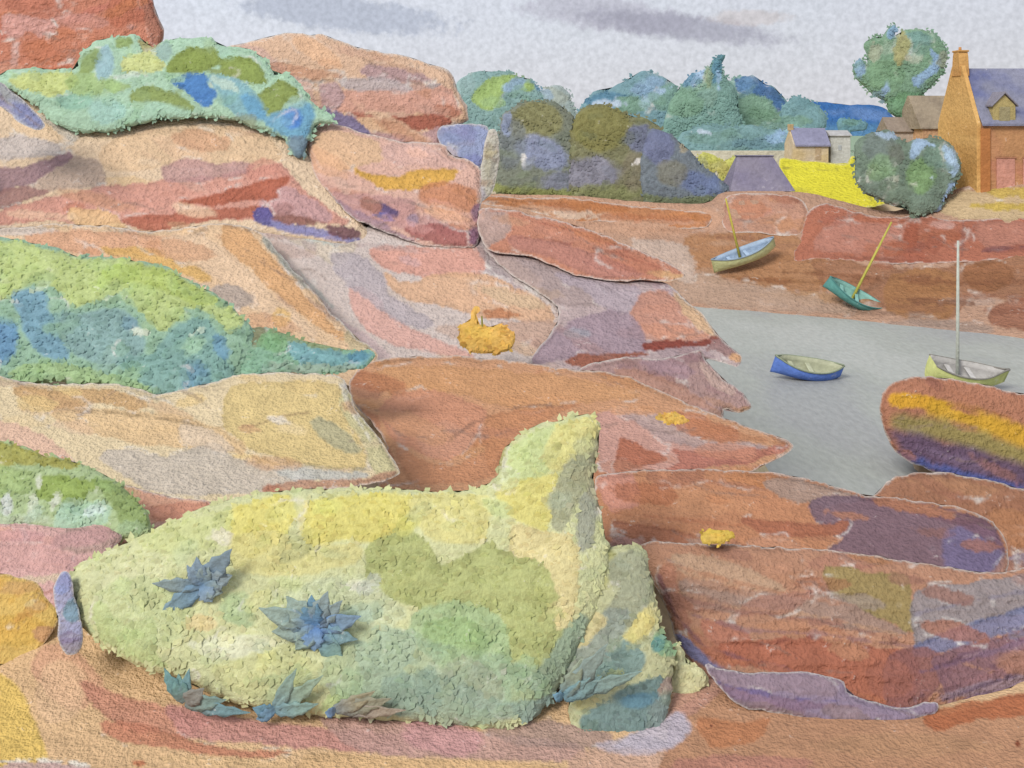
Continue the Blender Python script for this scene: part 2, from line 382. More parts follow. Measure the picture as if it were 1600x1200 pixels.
# ------------------------------------------------------------------ hills, shore, water
def SY(px, py): return 75 + (480 - py) * 13 / 170 - np.maximum(px - 1060, 0) * 7.5 / 540
hill = solid('hills', [(1175,212),(1190,175),(1215,165),(1260,158),(1310,162),(1350,164),(1380,166),(1400,185),(1440,200),(1520,196),(1640,190),(1640,235),(1175,235)],
    520, 560, '#2f68a8', [('p',[(1180,215),(1200,200),(1260,188),(1320,196),(1400,196),(1400,230),(1180,230)],'#5a8aa6',.6,10),('e',(1350,178,45,9,4),'#6f8fc0',.6,8),('e',(1230,170,30,7,0),'#2a5f9e',.7,6)], R=30, ground=False, rim=0, thick=60, relief=.5)
tag(hill, kind='structure')
shore = solid('beach', [(640,305),(760,303),(900,306),(1000,315),(1100,318),(1135,300),(1250,300),(1330,318),(1400,330),(1480,300),(1530,288),(1660,284),(1700,300),(1700,600),(1000,560),(900,520),(640,520)],
    75, 88, '#b9937b', [
    ('p',[(740,302),(900,305),(1100,322),(1120,360),(1000,372),(900,352),(820,330),(745,322)],'#d0a386',.8),
    ('p',[(1070,372),(1110,365),(1240,362),(1262,405),(1300,420),(1290,455),(1200,450),(1120,430),(1075,412)],'#ae7d55'),
    ('p',[(1270,400),(1340,410),(1440,420),(1500,410),(1600,395),(1650,395),(1650,460),(1570,470),(1520,455),(1500,490),(1470,500),(1400,490),(1360,470),(1290,450)],'#9d6d4e',.9),
    ('p',[(1390,430),(1490,425),(1490,490),(1440,502),(1385,485)],'#a57447',.8),
    ('e',(1545,432,40,24,0),'#8f5d38',.8),
    ('p',[(1560,475),(1620,462),(1660,470),(1660,515),(1565,512),(1545,498)],'#955f46',.85),
    ('p',[(1500,300),(1660,296),(1660,345),(1540,345),(1470,335)],'#cdb48a',.9),
    ('p',[(1520,318),(1660,318),(1660,330),(1540,328)],'#cdb14c',.9),
    ('p',[(1540,296),(1660,292),(1660,310),(1560,308)],'#c9ad45',.8),
    ('e',(1270,466,75,11,3),'#b88e66',.7),
    ('p',[(1390,500),(1480,500),(1560,515),(1480,535),(1400,515)],'#a89488',.6),
    ('e',(1180,395,50,5.0,4),'#a0714e',.6,2.5),('e',(1120,425,40,4.0,4),'#b89378',.6,2.5),('e',(1240,440,60,5.0,2),'#99693f',.6,2.5),('e',(1150,452,60,4.0,2),'#b4937e',.6,2.5),('e',(1350,440,50,5.0,-2),'#94613f',.6,2.5),('e',(1330,425,40,4.0,0),'#b07f62',.6,2.5),('e',(1440,450,50,6.0,2),'#98683f',.6,2.5),('e',(1420,480,60,5.0,4),'#8f6144',.6,2.5),('e',(1530,470,40,5.0,0),'#b39a8c',.6,2.5),('e',(1590,440,50,6.0,0),'#8b5a3c',.6,2.5),('e',(1570,420,50,4.0,0),'#a6714e',.6,2.5),('e',(1480,508,60,4.0,6),'#9c8577',.6,2.5),('e',(1250,405,60,5.0,0),'#a3724a',.6,2.5),('e',(1210,470,60,4.0,2),'#ad8f7e',.6,2.5),('e',(1090,400,22,8.0,0),'#b3835a',.6,2.5),('e',(1290,485,50,3.0,4),'#a28877',.6,2.5),('e',(1130,380,40,4.0,0),'#c39c80',.6,2.5),('e',(1380,415,30,4.0,0),'#a5694f',.6,2.5),('e',(1620,500,40,5.0,0),'#a26f58',.6,2.5),('e',(1050,360,60,4.0,2),'#b98a6c',.6,2.5),('e',(1000,380,40,4.0,6),'#bfa08c',.6,2.5),
    ('e',(1160,372,44,3.0,2),'#9d6c50',.7,2.2),('e',(1230,384,40,3.0,0),'#a97a5a',.7,2.2),('e',(1190,438,60,3.0,3),'#925f3c',.7,2.2),('e',(1100,436,36,3.0,4),'#a88468',.7,2.2),('e',(1300,430,40,3.0,2),'#8f5c3c',.7,2.2),('e',(1400,434,50,3.0,0),'#85563a',.7,2.2),('e',(1500,442,60,3.0,2),'#8a5838',.7,2.2),('e',(1440,470,60,3.0,3),'#7f5238',.7,2.2),('e',(1560,462,50,3.0,0),'#9b6a50',.7,2.2),('e',(1600,486,40,3.0,0),'#8c5a44',.7,2.2),('e',(1380,490,50,3.0,3),'#96745f',.7,2.2),('e',(1030,345,70,3.0,3),'#b07650',.7,2.2),('e',(940,350,60,3.0,3),'#c2977c',.7,2.2),('e',(1060,388,40,2.5,4),'#a98163',.7,2.2),('e',(1260,425,30,3.0,0),'#875a38',.7,2.2),
    ('p',[(1060,430),(1150,440),(1250,460),(1330,480),(1300,492),(1150,480),(1060,470)],'#b89c88',.7),
    ('p',[(1000,372),(1075,385),(1080,440),(1040,430),(990,400)],'#c9b4a6',.8),
    ], R=25, depthf=SY, ground=True, rim=0, thick=4, relief=.5, jit=1.5, step=3.6, bulge=.3)
tag(shore, kind='structure')

lawn = solid('meadow', [(1218,248),(1260,252),(1300,255),(1325,255),(1332,243),(1350,250),(1345,275),(1375,300),(1385,318),(1345,326),(1335,330),(1285,322),(1240,312),(1225,285)], 89, 108, '#e8df2c',
    [('s',(2.2,[(1225,262),(1290,266),(1330,264)]),'#b0a535',.7,1.5),('s',(2,[(1340,280),(1362,312)]),'#a8a040',.6,1.5),('s',(2,[(1350,285),(1372,312)]),'#a8a040',.6,1.5),('e',(1300,300,40,14,15),'#e6dc2a',.6,10),('e',(1250,300,25,8,20),'#c9be3b',.5,6)], R=10, rim=.5, thick=2.0, relief=.3, jit=2, step=2.6, rimw=1)
tag(lawn, kind='structure')

# ------------------------------------------------------------------ rocks, far to near
def rock(outline, yb, yt, base, patches, label, name='boulder', cat='rock', **k):
    # many thin transparent veins and stains along the grain of the stone, under the large patches
    A = smooth_poly(outline, 4); q = A - A.mean(0); w_, e_ = np.linalg.eigh(q.T @ q); ax = e_[:, 1]; an = math.degrees(math.atan2(ax[1], ax[0])); an = (an + 90) % 180 - 90
    if abs(an) > 60: an = 0
    area = abs((A[:, 0] * np.roll(A[:, 1], -1) - A[:, 1] * np.roll(A[:, 0], -1)).sum()) / 2
    lo, hi = A.min(0), A.max(0); ex = []; ex2 = []; b0 = np.array(lin(base)) ** (1 / 2.2)
    rr = np.random.default_rng(int(area) % 9973)
    tints = [(.93, .80, .74), (1.07, 1.04, .98), (1.0, .93, .99), (1.04, .99, .84), (.88, .84, .90), (1.08, 1.08, 1.08)]
    for k_ in range(int(min(46, 8 + area / 2300))):
        t = tints[rr.integers(len(tints))]; cc = np.clip(b0 * np.array(t) * rr.uniform(.96, 1.03), 0, 1); hx = '#' + ''.join('%02x' % int(v * 255) for v in cc)
        c_ = rr.uniform(lo, hi); ln = rr.uniform(12, 60) * min(1, (area / 30000) ** .5 + .25)
        (ex if k_ % 3 else ex2).append(('e', (c_[0], c_[1], ln, ln * rr.uniform(.10, .32) + 2, an + rr.normal() * 9), hx, rr.uniform(.3, .75), rr.choice([2.0, 2.5, 5.0])))
    for k_ in range(int(min(9, 1 + area / 9000))):
        c_ = rr.uniform(lo, hi); ln = rr.uniform(30, 90); a_ = math.radians(an + rr.normal() * 10); pts_ = [(c_[0] + math.cos(a_) * ln * t_, c_[1] + math.sin(a_) * ln * t_ + 7 * math.sin(t_ * 3 + k_)) for t_ in (-1, -.5, 0, .5, 1)]
        ex2.append(('s', (1.7, pts_), '#8a746a', .45, 1.8))
    o = solid(name, outline, yb, yt, base, ex + patches + ex2, **k); tag(o, label, cat); return o
rock([(-80,-90),(200,-90),(230,-20),(243,15),(254,45),(252,75),(225,110),(100,150),(0,150),(-80,150)], 58, 62, '#c8836a', [
    ('p',[(0,25),(30,22),(80,35),(82,62),(60,60),(45,48),(30,60),(8,52)],'#d5a096'),
    ('p',[(90,25),(150,20),(170,40),(120,48),(95,38)],'#d0978a',.7),('e',(23,88,6,22,8),'#d5a79c',.9),('e',(205,42,10,8,0),'#cf9c90',.8),
    ('p',[(220,-10),(245,20),(253,50),(250,72),(235,55),(225,20)],'#a97360',.8),('e',(72,78,40,20,0),'#c67c5c',.8),
    ('e',(190,15,22,30,10),'#bf7358',.8),('e',(130,70,50,20,0),'#ca8468',.7),('e',(40,5,40,14,0),'#c47b63',.8),('e',(20,110,30,8,0),'#d79f88',.7)],
    'tall brick-red rock mass rising into the top left corner above the green thicket', name='cliff', R=60)
rock([(352,80),(385,66),(420,57),(465,51),(490,56),(502,54),(560,74),(620,86),(665,97),(700,110),(712,135),(724,160),(733,188),(712,196),(700,205),(700,250),(560,260),(500,230),(470,190),(430,140)], 46, 50, '#dab699', [
    ('p',[(370,70),(410,75),(440,105),(480,130),(500,170),(460,160),(430,110)],'#d5b2a4',.8),
    ('p',[(505,145),(560,140),(690,133),(712,165),(718,180),(620,178),(540,176),(500,165)],'#d5a08e',.9),
    ('e',(615,116,52,13,6),'#b39396'),('p',[(535,124),(600,122),(640,133),(690,132),(640,142),(560,142),(532,134)],'#bfb1b1',.9),
    ('e',(518,150,20,22,0),'#b99a9c',.9),('e',(510,98,18,6,10),'#d99a76',.7),
    ('p',[(592,186),(610,180),(680,178),(706,186),(700,196),(665,204),(630,206),(600,198)],'#a9604c',.95),('e',(575,181,22,5,3),'#b5705e',.9),
    ('e',(695,172,26,7,20),'#bd7a5e',.8),('p',[(560,208),(640,210),(700,200),(700,245),(620,225)],'#bb9596',.9),
    ('p',[(485,165),(520,172),(555,188),(578,208),(560,212),(520,195),(488,185)],'#7b7297',.95),
    ('e',(600,98,60,5,14),'#cfa88c',.7),('s',(3,[(700,108),(715,140),(728,170)]),'#a89c97',.6,2)],
    'rounded tan outcrop with mauve and brick-red bands standing against the sky behind the green thicket', name='rock_outcrop', R=55, strata=.6)
rock([(682,208),(692,197),(715,194),(745,194),(762,202),(768,225),(762,245),(752,262),(735,262),(712,250),(692,235)], 45, 47, '#98a3c6', [
    ('e',(740,250,14,10,0),'#7e85b5',.8,6),('e',(715,212,26,10,0),'#8f9cc4',.8,5),('e',(700,240,20,10,30),'#cdb9b3',.6)],
    'small rounded blue-lavender boulder wedged behind the tan outcrop beside a pale standing stone', R=22)
rock([(762,205),(774,203),(781,222),(779,250),(775,278),(768,300),(752,318),(742,318),(746,290),(755,250),(757,222)], 44, 45.5, '#c6c2b4', [
    ('e',(765,250,5,40,3),'#b3ae97',.7,4),('e',(750,305,8,16,0),'#c2bcc8',.8,5),('s',(2,[(775,200),(770,260),(760,300)]),'#9b9890',.6,2)],
    'narrow pale upright stone at the left end of the dark hedge', name='standing_stone', R=12)
rock([(-80,110),(0,125),(60,165),(160,190),(250,180),(340,175),(420,190),(470,225),(500,270),(545,325),(565,345),(580,372),(560,385),(500,382),(440,372),(380,365),(300,362),(230,366),(180,358),(90,356),(0,362),(-80,368)], 35.5, 43, '#e1c7a8', [
    ('p',[(160,225),(250,200),(350,198),(420,215),(440,250),(350,258),(250,262),(165,270)],'#e0be97',.7),
    ('p',[(-20,218),(40,214),(85,222),(92,242),(40,248),(-20,248)],'#cabfba',.9),
    ('p',[(60,250),(110,244),(155,248),(165,275),(150,292),(80,300),(20,322),(-20,332),(-20,300),(40,285)],'#bfa898',.9),
    ('p',[(-20,270),(50,256),(108,240),(110,250),(80,268),(40,290),(-20,306)],'#a3848a',.95),
    ('p',[(-20,302),(30,290),(60,296),(80,300),(30,318),(-20,330)],'#a27873',.85),
    ('p',[(-20,338),(60,312),(150,294),(260,280),(330,275),(400,262),(440,255),(470,290),(520,330),(540,350),(440,345),(300,345),(150,350),(60,345),(-20,352)],'#d59a8a',.95),
    ('p',[(250,258),(290,250),(340,254),(400,256),(380,272),(300,284),(258,282)],'#bd9391',.85),
    ('p',[(390,255),(425,248),(455,285),(430,290),(390,280)],'#d08f7e',.7),
    ('p',[(430,290),(470,300),(520,335),(500,350),(440,335),(400,325)],'#caa0a0',.9),
    ('p',[(280,315),(330,306),(380,292),(410,284),(450,276),(448,288),(430,296),(433,308),(380,316),(330,322)],'#b4654c',.95),
    ('p',[(190,345),(230,338),(300,330),(370,322),(410,322),(420,338),(340,345),(280,352),(235,362)],'#b96e57',.95),
    ('e',(120,323,22,8,-10),'#c7836a',.7),('p',[(395,330),(410,322),(425,335),(440,348),(420,352),(400,348)],'#5d5a97',.95),('s',(6,[(420,350),(470,360),(520,372),(560,376)]),'#6e6aa0',.9,4),  # indigo stroke along the foot paints the crevice shade into the colour
    ('p',[(425,345),(480,352),(530,368),(552,376),(500,374),(440,360)],'#8f8dbb',.9),('e',(470,344,38,8,6),'#99695f',.95),('e',(535,362,22,8,14),'#744e55',.95),('e',(445,327,16,8,0),'#b38683',.9),
    ('p',[(60,178),(120,200),(118,222),(80,200)],'#c3c2bd',.6)],
    'long banded rock of tan, pink and brick-red strata filling the left side below the green thicket', name='rock_slab', R=55, strata=1.0)
rock([(-60,118),(0,128),(20,145),(50,168),(72,196),(60,203),(30,190),(0,168),(-60,160)], 34.6, 36.5, '#9a9fb8', [('e',(40,180,26,10,42),'#8086b0',.8),('e',(0,145,20,8,35),'#a9b5bb',.8)],
    'narrow blue-grey rock edge at the left end of the green thicket', name='rock_ledge', R=14)
rock([(478,225),(488,203),(515,192),(560,205),(620,220),(690,225),(703,242),(748,258),(752,300),(750,345),(748,382),(720,387),(660,382),(610,366),(575,352),(545,335),(515,305),(492,275)], 35, 40.5, '#d8ae9d', [
    ('p',[(490,212),(530,205),(590,220),(600,250),(560,262),(510,262),(495,240)],'#e0ba93',.85),
    ('p',[(600,225),(660,228),(700,245),(730,262),(660,262),(600,250)],'#d9b1a6',.8),
    ('p',[(555,262),(580,270),(620,278),(650,265),(712,264),(705,282),(660,294),(610,297),(580,285),(558,275)],'#d9a846',.95),
    ('p',[(660,292),(710,285),(742,300),(742,330),(700,330),(660,315)],'#c5835c',.85,5),
    ('p',[(520,300),(570,305),(640,310),(660,335),(745,338),(748,360),(650,365),(580,345),(530,320)],'#c09390',.8,5),
    ('p',[(632,352),(690,350),(748,360),(746,382),(700,384),(650,374),(630,362)],'#a3605c',.9),
    ('p',[(520,310),(560,330),(620,360),(660,382),(600,366),(550,345)],'#9a8296',.7,4),
    ('e',(606,330,24,8,22),'#5c4d78',.95),('e',(612,343,18,4,22),'#5b66b0',.9),('e',(578,320,18,9,20),'#a87465',.9),('e',(645,343,13,12,0),'#a48ea0',.85),
    ('p',[(735,330),(752,320),(752,382),(738,384)],'#8d6a86',.8),('e',(530,285,30,8,50),'#d9b3a2',.7)],
    'big pinkish rock in the middle with a curved ochre stripe and dark red foot', R=50, strata=.7)
rock([(392,354),(470,366),(540,378),(572,356),(600,350),(640,360),(735,362),(790,375),(880,430),(930,500),(920,560),(860,590),(760,590),(640,585),(575,570),(530,520),(470,450),(420,395)], 28.5, 36.6, '#cebfb8', [
    ('p',[(440,358),(520,370),(560,380),(530,420),(500,400),(455,380)],'#d6c7b2',.8),
    ('p',[(575,388),(640,385),(700,388),(752,388),(758,412),(740,432),(660,432),(600,420)],'#db9f8d',.9),
    ('p',[(600,425),(640,440),(700,425),(760,432),(820,455),(860,480),(865,505),(800,500),(740,492),(690,480),(640,470),(610,450)],'#deb18c',.9),
    ('p',[(545,450),(580,455),(610,490),(660,520),(720,545),(740,560),(660,550),(600,535),(560,500)],'#dfaea1',.9),
    ('p',[(520,400),(560,395),(600,430),(610,460),(680,500),(650,515),(600,490),(560,460),(525,430)],'#b9aeb4',.8),
    ('e',(785,491,28,7,6),'#c08058',.9),('p',[(780,505),(860,500),(920,520),(900,550),(820,555),(790,535)],'#c7a38e',.85),
    ('p',[(720,330),(780,345),(800,380),(870,430),(885,460),(840,450),(780,425),(752,400)],'#a99a9b',.8),
    ('e',(500,372,40,7,10),'#c2d0c8',.7),('e',(590,385,60,4,6),'#b9a3a0',.5),('e',(745,520,60,14,6),'#cfae9a',.6),
    ('s',(3,[(420,375),(450,400),(480,440),(520,480)]),'#a9afa9',.7,3)],
    'wide sloping lavender and salmon slab in the centre carrying the golden flower clump', name='rock_slab', R=45, strata=.5)
rock([(748,330),(790,328),(850,340),(930,362),(1000,392),(1045,412),(1070,430),(1050,437),(1000,438),(960,440),(900,430),(830,400),(760,390)], 32.85, 36.4, '#c4866c', [
    ('p',[(750,335),(790,332),(800,360),(770,385),(750,385)],'#b7a29b',.8),('p',[(800,365),(900,385),(980,415),(1010,430),(940,435),(860,405),(800,385)],'#b98073',.8),
    ('s',(3,[(790,368),(880,378),(960,395),(1030,418)]),'#94594a',.6,3),('s',(2.5,[(830,345),(900,362),(980,392)]),'#a9624e',.6,2),
    ('e',(1035,428,30,5,4),'#dcae7e',.9),('e',(870,365,50,8,12),'#c98c75',.7),('e',(800,345,30,8,10),'#cd9c7d',.6)],
    'brick-red wedge of rock tapering to a point above the muddy beach', name='rock_ledge', R=22, strata=.8)
rock([(755,385),(820,392),(900,420),(960,434),(1010,436),(1040,442),(1065,462),(1100,492),(1120,520),(1140,540),(1160,560),(1150,572),(1100,562),(1060,580),(1000,590),(900,595),(840,590),(830,560),(860,520),(870,480),(800,430)], 28.0, 35.0, '#b8a4a3', [
    ('p',[(770,395),(830,400),(900,430),(950,470),(900,480),(850,465),(800,430)],'#ab9794',.85),
    ('p',[(860,425),(960,440),(1000,450),(1010,480),(960,490),(920,460)],'#b3a4ad',.8),
    ('p',[(1005,455),(1040,455),(1070,475),(1105,510),(1115,530),(1060,535),(1000,520),(985,490)],'#c88f78',.9),
    ('p',[(1000,505),(1060,510),(1110,525),(1000,535),(960,520)],'#d3967a',.7),
    ('p',[(1050,455),(1080,475),(1120,515),(1118,528),(1090,510),(1060,478)],'#d8b48d',.9),
    ('p',[(820,540),(860,520),(920,490),(970,485),(1010,520),(1000,560),(930,560),(850,568),(800,560)],'#a48e99',.9,4),
    ('e',(900,520,24,9,0),'#a9a9b3',.7),
    ('p',[(998,535),(1040,532),(1090,532),(1125,525),(1120,540),(1060,544),(1010,546)],'#8c4132',.97,2),
    ('p',[(878,562),(920,553),(1000,550),(1010,556),(960,562),(930,572),(890,572)],'#9b5c45',.95,2),
    ('p',[(1120,530),(1150,550),(1155,560),(1120,550),(1100,546)],'#a07c78',.9),('e',(1150,560,10,5,30),'#e0ac7c',.9),
    ('s',(2.2,[(790,375),(860,405),(930,440),(1000,480)]),'#8c7f84',.5,2)],
    'mauve rocky slope with a thin dark red seam dipping towards the water', name='rock_slab', R=35, strata=.9)
rock([(900,580),(960,560),(1040,560),(1090,548),(1105,565),(1130,592),(1160,615),(1175,636),(1160,645),(1130,642),(1120,670),(1000,640),(930,610)], 27, 28.9, '#ab8c88', [
    ('p',[(1090,555),(1120,585),(1160,620),(1130,615),(1100,590)],'#cdb0a4',.8),('e',(1130,632,34,7,18),'#b78f7c',.8),
    ('p',[(960,572),(1040,590),(1120,640),(1060,630),(980,600)],'#b98b76',.7),('e',(1040,575,50,12,10),'#a98b93',.8),('e',(1155,640,16,5,10),'#c79a78',.8),
    ('s',(2,[(1060,600),(1110,618),(1150,636)]),'#80635f',.5,2)],
    'low mauve-brown tongue of rock at the water edge below the dark red seam', name='rock_ledge', R=24, strata=.8)
# ledges along the far shore
rock([(748,318),(752,306),(820,309),(900,310),(960,318),(1040,326),(1105,332),(1112,345),(1090,358),(1000,352),(940,345),(900,350),(860,338),(800,326)], 82, 85, '#bf8257', [
    ('e',(840,330,60,10,3),'#d0a283',.8),('e',(930,322,100,5,3),'#bf7a48',.8),('e',(1040,346,90,5,2),'#cf9c80',.8),('e',(900,336,60,5,3),'#dcc3ad',.8),('e',(1010,340,70,5,2),'#bb7850',.8)],
    'long low orange rock ledge running under the dark hedge', name='rock_ledge', R=10, strata=1.0, step=2.6, jit=2, depthf=lambda a, b: SY(a, b) - .35, thick=.8)
rock([(1130,318),(1145,303),(1200,303),(1245,308),(1262,325),(1258,350),(1245,368),(1180,364),(1140,362),(1128,345)], 81, 83.5, '#c09079', [
    ('e',(1172,326,30,16,0),'#c98a6b',.9),('e',(1200,355,50,6,0),'#c2957f',.6),('s',(2,[(1150,345),(1200,343),(1250,347)]),'#a87f6c',.6,2),('s',(2,[(1140,335),(1200,334)]),'#b08a76',.5,2)],
    'pale pink rock block under the slate-roofed hut on the far shore', name='rock_ledge', R=12, step=2.6, jit=2, depthf=lambda a, b: SY(a, b) - .35, thick=.8)
rock([(1262,332),(1290,318),(1340,332),(1400,340),(1440,336),(1500,344),(1660,342),(1690,380),(1680,402),(1600,404),(1500,410),(1420,412),(1340,410),(1280,406),(1240,408),(1250,370)], 72.5, 75.5, '#ad6b53', [
    ('p',[(1300,350),(1400,350),(1395,390),(1300,395),(1270,380)],'#bb8270',.8),
    ('e',(1425,368,12,22,10),'#a35a40',.9),('e',(1458,382,14,16,0),'#a5614a',.85),('e',(1400,388,18,8,-20),'#a8604a',.8),
    ('p',[(1530,348),(1680,350),(1680,385),(1600,383),(1540,385)],'#b67c69',.9),('s',(5,[(1535,392),(1600,386),(1680,388)]),'#80504f',.8,3),
    ('s',(2,[(1505,345),(1503,400)]),'#8a5a50',.6,2),('p',[(1250,340),(1290,330),(1270,380),(1240,400)],'#b57056',.8),
    ('e',(1340,402,80,5,2),'#a96a55',.7),('e',(1470,350,20,8,0),'#cfa296',.7)],
    'broad brick-red rock bank on the far shore below the round green tree and the farmhouse', name='rock_bank', R=14, strata=.8, step=2.8, depthf=lambda a, b: SY(a, b) - .35, thick=.8)

rock([(-60,352),(0,358),(90,350),(180,354),(232,362),(300,354),(345,348),(385,354),(412,368),(440,400),(480,445),(520,490),(560,530),(592,556),(560,600),(400,580),(200,480),(-60,450)], 25.5, 35.2, '#e3c19b', [
    ('p',[(40,368),(90,360),(200,365),(290,370),(250,400),(180,395),(100,395),(60,385)],'#dda987',.9),
    ('p',[(160,388),(200,385),(250,392),(310,410),(330,440),(290,430),(230,415),(180,405)],'#ddb063',.85,4),
    ('p',[(345,352),(380,358),(420,395),(470,455),(530,515),(560,535),(520,528),(470,490),(420,450),(390,420),(350,400)],'#deab77',.9),
    ('p',[(250,370),(330,372),(390,420),(430,465),(500,520),(470,525),(400,480),(330,430),(270,405)],'#e7c7a6',.85),
    ('e',(360,462,34,17,12),'#b5a59a',.9),('e',(440,496,14,16,0),'#e2b868',.7,5),
    ('p',[(408,365),(435,385),(480,430),(500,455),(480,450),(440,410),(412,385)],'#aeb3aa',.85,3),('p',[(500,450),(560,505),(590,535),(570,535),(520,490)],'#a9a9a5',.85,3),
    ('e',(560,535,26,14,30),'#cfbf97',.8),('s',(2,[(305,362),(350,352),(390,358)]),'#a08467',.6,2),('e',(20,362,60,5,-3),'#d9cdc4',.8)],
    'smooth tan and orange rock spur sloping down to a point above the middle green bushes', name='rock_spur', R=50)
rock([(545,600),(556,582),(575,568),(620,558),(700,557),(760,560),(820,566),(880,576),(940,580),(990,592),(1050,618),(1110,645),(1170,668),(1215,682),(1240,696),(1222,712),(1190,728),(1150,745),(1050,765),(940,800),(760,800),(640,790),(590,760),(605,700),(585,665),(556,635)], 17.5, 26, '#cf9a73', [
    ('p',[(560,590),(640,572),(760,575),(900,590),(1000,615),(960,625),(900,632),(800,640),(700,612),(620,620)],'#d49d6c',.8),
    ('p',[(600,625),(680,610),(760,640),(740,680),(700,720),(640,700),(600,670)],'#d39475',.85),
    ('p',[(650,670),(700,660),(740,690),(700,715),(660,705)],'#d49c80',.7,5),
    ('p',[(620,700),(700,730),(790,690),(770,745),(700,758),(640,752)],'#cf9068',.8),
    ('p',[(560,640),(590,650),(600,690),(620,720),(600,700)],'#c08060',.7),
    ('p',[(760,650),(830,640),(900,632),(860,655),(800,690),(775,745),(760,720)],'#c98a60',.8),
    ('p',[(930,645),(980,648),(1050,680),(1120,700),(1200,695),(1150,725),(1050,735),(960,745),(930,700)],'#cf9f92',.9),
    ('p',[(970,640),(1040,650),(1090,672),(1180,692),(1215,700),(1140,708),(1060,695),(1000,665)],'#b9a09b',.85,3),
    ('p',[(965,690),(985,685),(1010,700),(1042,718),(1010,728),(965,738)],'#b76f52',.95),
    ('p',[(1050,700),(1100,705),(1180,700),(1232,697),(1180,722),(1100,732),(1030,740),(1060,722)],'#bd7763',.9),
    ('p',[(1080,655),(1150,672),(1225,694),(1180,690),(1110,690),(1075,672)],'#c2875f',.8),
    ('s',(2.2,[(700,690),(740,660),(790,640),(840,632),(880,636)]),'#8f6a55',.6,2),('s',(2,[(600,640),(680,642),(760,638)]),'#a8704f',.4,2),
    ('s',(3,[(560,588),(600,566),(660,560)]),'#8f6a4a',.6,2),('s',(3,[(940,582),(1040,612),(1140,655),(1230,692)]),'#a46a48',.6,2)],
    'large orange-brown rock in the centre whose right end tapers to a point over the water', name='boulder', R=55, strata=.5)
rock([(1374,645),(1380,615),(1395,598),(1425,588),(1470,590),(1530,600),(1590,615),(1680,640),(1680,800),(1600,775),(1540,760),(1480,745),(1430,725),(1400,708),(1386,680)], 37.3, 39.5, '#b37a5f', [
    ('p',[(1388,622),(1410,613),(1450,618),(1480,628),(1470,642),(1430,638),(1395,635)],'#d6a11f',.95,6),
    ('p',[(1460,625),(1530,640),(1620,672),(1680,690),(1680,730),(1600,705),(1520,670),(1450,650)],'#d2a326',.95,16),
    ('p',[(1395,650),(1440,648),(1520,668),(1600,700),(1680,725),(1680,750),(1600,730),(1500,700),(1420,680),(1395,668)],'#94894f',.92,20),
    ('p',[(1390,672),(1440,680),(1520,700),(1600,728),(1680,752),(1680,800),(1600,775),(1500,745),(1420,715)],'#604b66',.97,20),
    ('p',[(1400,708),(1440,716),(1500,735),(1600,760),(1680,782),(1680,800),(1600,778),(1500,752),(1430,730)],'#5060a4',.9,12),
    ('e',(1500,720,50,8,18),'#77637f',.6,6),('s',(2,[(1480,632),(1540,640),(1600,660),(1670,690)]),'#a3653f',.6,2)],
    'rounded rock at the right edge striped gold, olive and deep violet near the boats', R=40, relief=.3)
rock([(1372,790),(1375,765),(1400,745),(1450,738),(1520,745),(1600,765),(1680,790),(1680,960),(1560,950),(1500,850)], 15.5, 17.5, '#a07055', [
    ('e',(1480,758,80,12,8),'#b0805e',.8),('e',(1600,800,60,20,10),'#9c6b50',.8),('p',[(1560,880),(1620,860),(1680,860),(1680,930),(1570,920)],'#94899a',.8),
    ('p',[(1540,800),(1600,800),(1640,860),(1580,850)],'#b07b55',.8)],
    'brown rock shoulder at the right edge just below the gold and violet striped rock', R=40, strata=.6)
rock([(-80,585),(60,600),(180,600),(250,615),(320,600),(380,585),(450,583),(530,588),(546,612),(556,640),(590,680),(612,715),(624,738),(605,750),(560,760),(450,772),(380,790),(330,800),(260,850),(150,780),(60,740),(-80,740)], 14.5, 19.8, '#e1cda6', [
    ('p',[(360,605),(450,595),(530,600),(545,650),(570,700),(565,732),(480,725),(400,705),(350,670)],'#dcc384',.9),
    ('p',[(80,640),(200,640),(300,655),(370,680),(380,710),(300,700),(200,690),(110,670)],'#e2bf8f',.85,4),
    ('p',[(20,605),(80,608),(170,608),(230,630),(210,640),(150,630),(90,640),(40,630)],'#c9a06c',.85),
    ('p',[(155,715),(185,700),(260,715),(330,690),(370,715),(440,735),(500,745),(430,765),(330,775),(230,765),(190,740)],'#cbbfb0',.9),
    ('p',[(280,665),(330,670),(370,705),(320,700),(290,690)],'#dcc7ae',.8),
    ('p',[(485,660),(515,655),(545,680),(568,705),(540,710),(505,690)],'#b6b18d',.9,4),
    ('p',[(540,610),(560,640),(600,700),(620,735),(590,745),(575,715),(560,680),(530,640)],'#cdc595',.9),
    ('p',[(440,728),(500,735),(572,738),(570,748),(500,752),(440,745)],'#c3c2ba',.9),
    ('p',[(-60,655),(20,660),(60,675),(100,700),(110,725),(60,715),(0,690),(-60,690)],'#e4bca4',.9),
    ('p',[(415,762),(460,752),(560,748),(605,735),(622,738),(590,762),(500,775),(440,778)],'#bf9176',.9),
    ('e',(425,764,16,6,0),'#bd8166',.9),('s',(2.4,[(35,640),(100,640),(180,645),(260,655),(330,668),(400,665),(440,650),(480,645)]),'#a0855f',.65,2),
    ('s',(4,[(530,600),(552,645),(580,690)]),'#e9e3d2',.7,2),('e',(437,657,14,5,10),'#eadfcf',.8),('s',(3,[(440,722),(520,732),(570,734)]),'#a1936a',.6,2)],
    'broad pale yellow slope of rock below the middle green bushes', name='rock_slab', R=45)
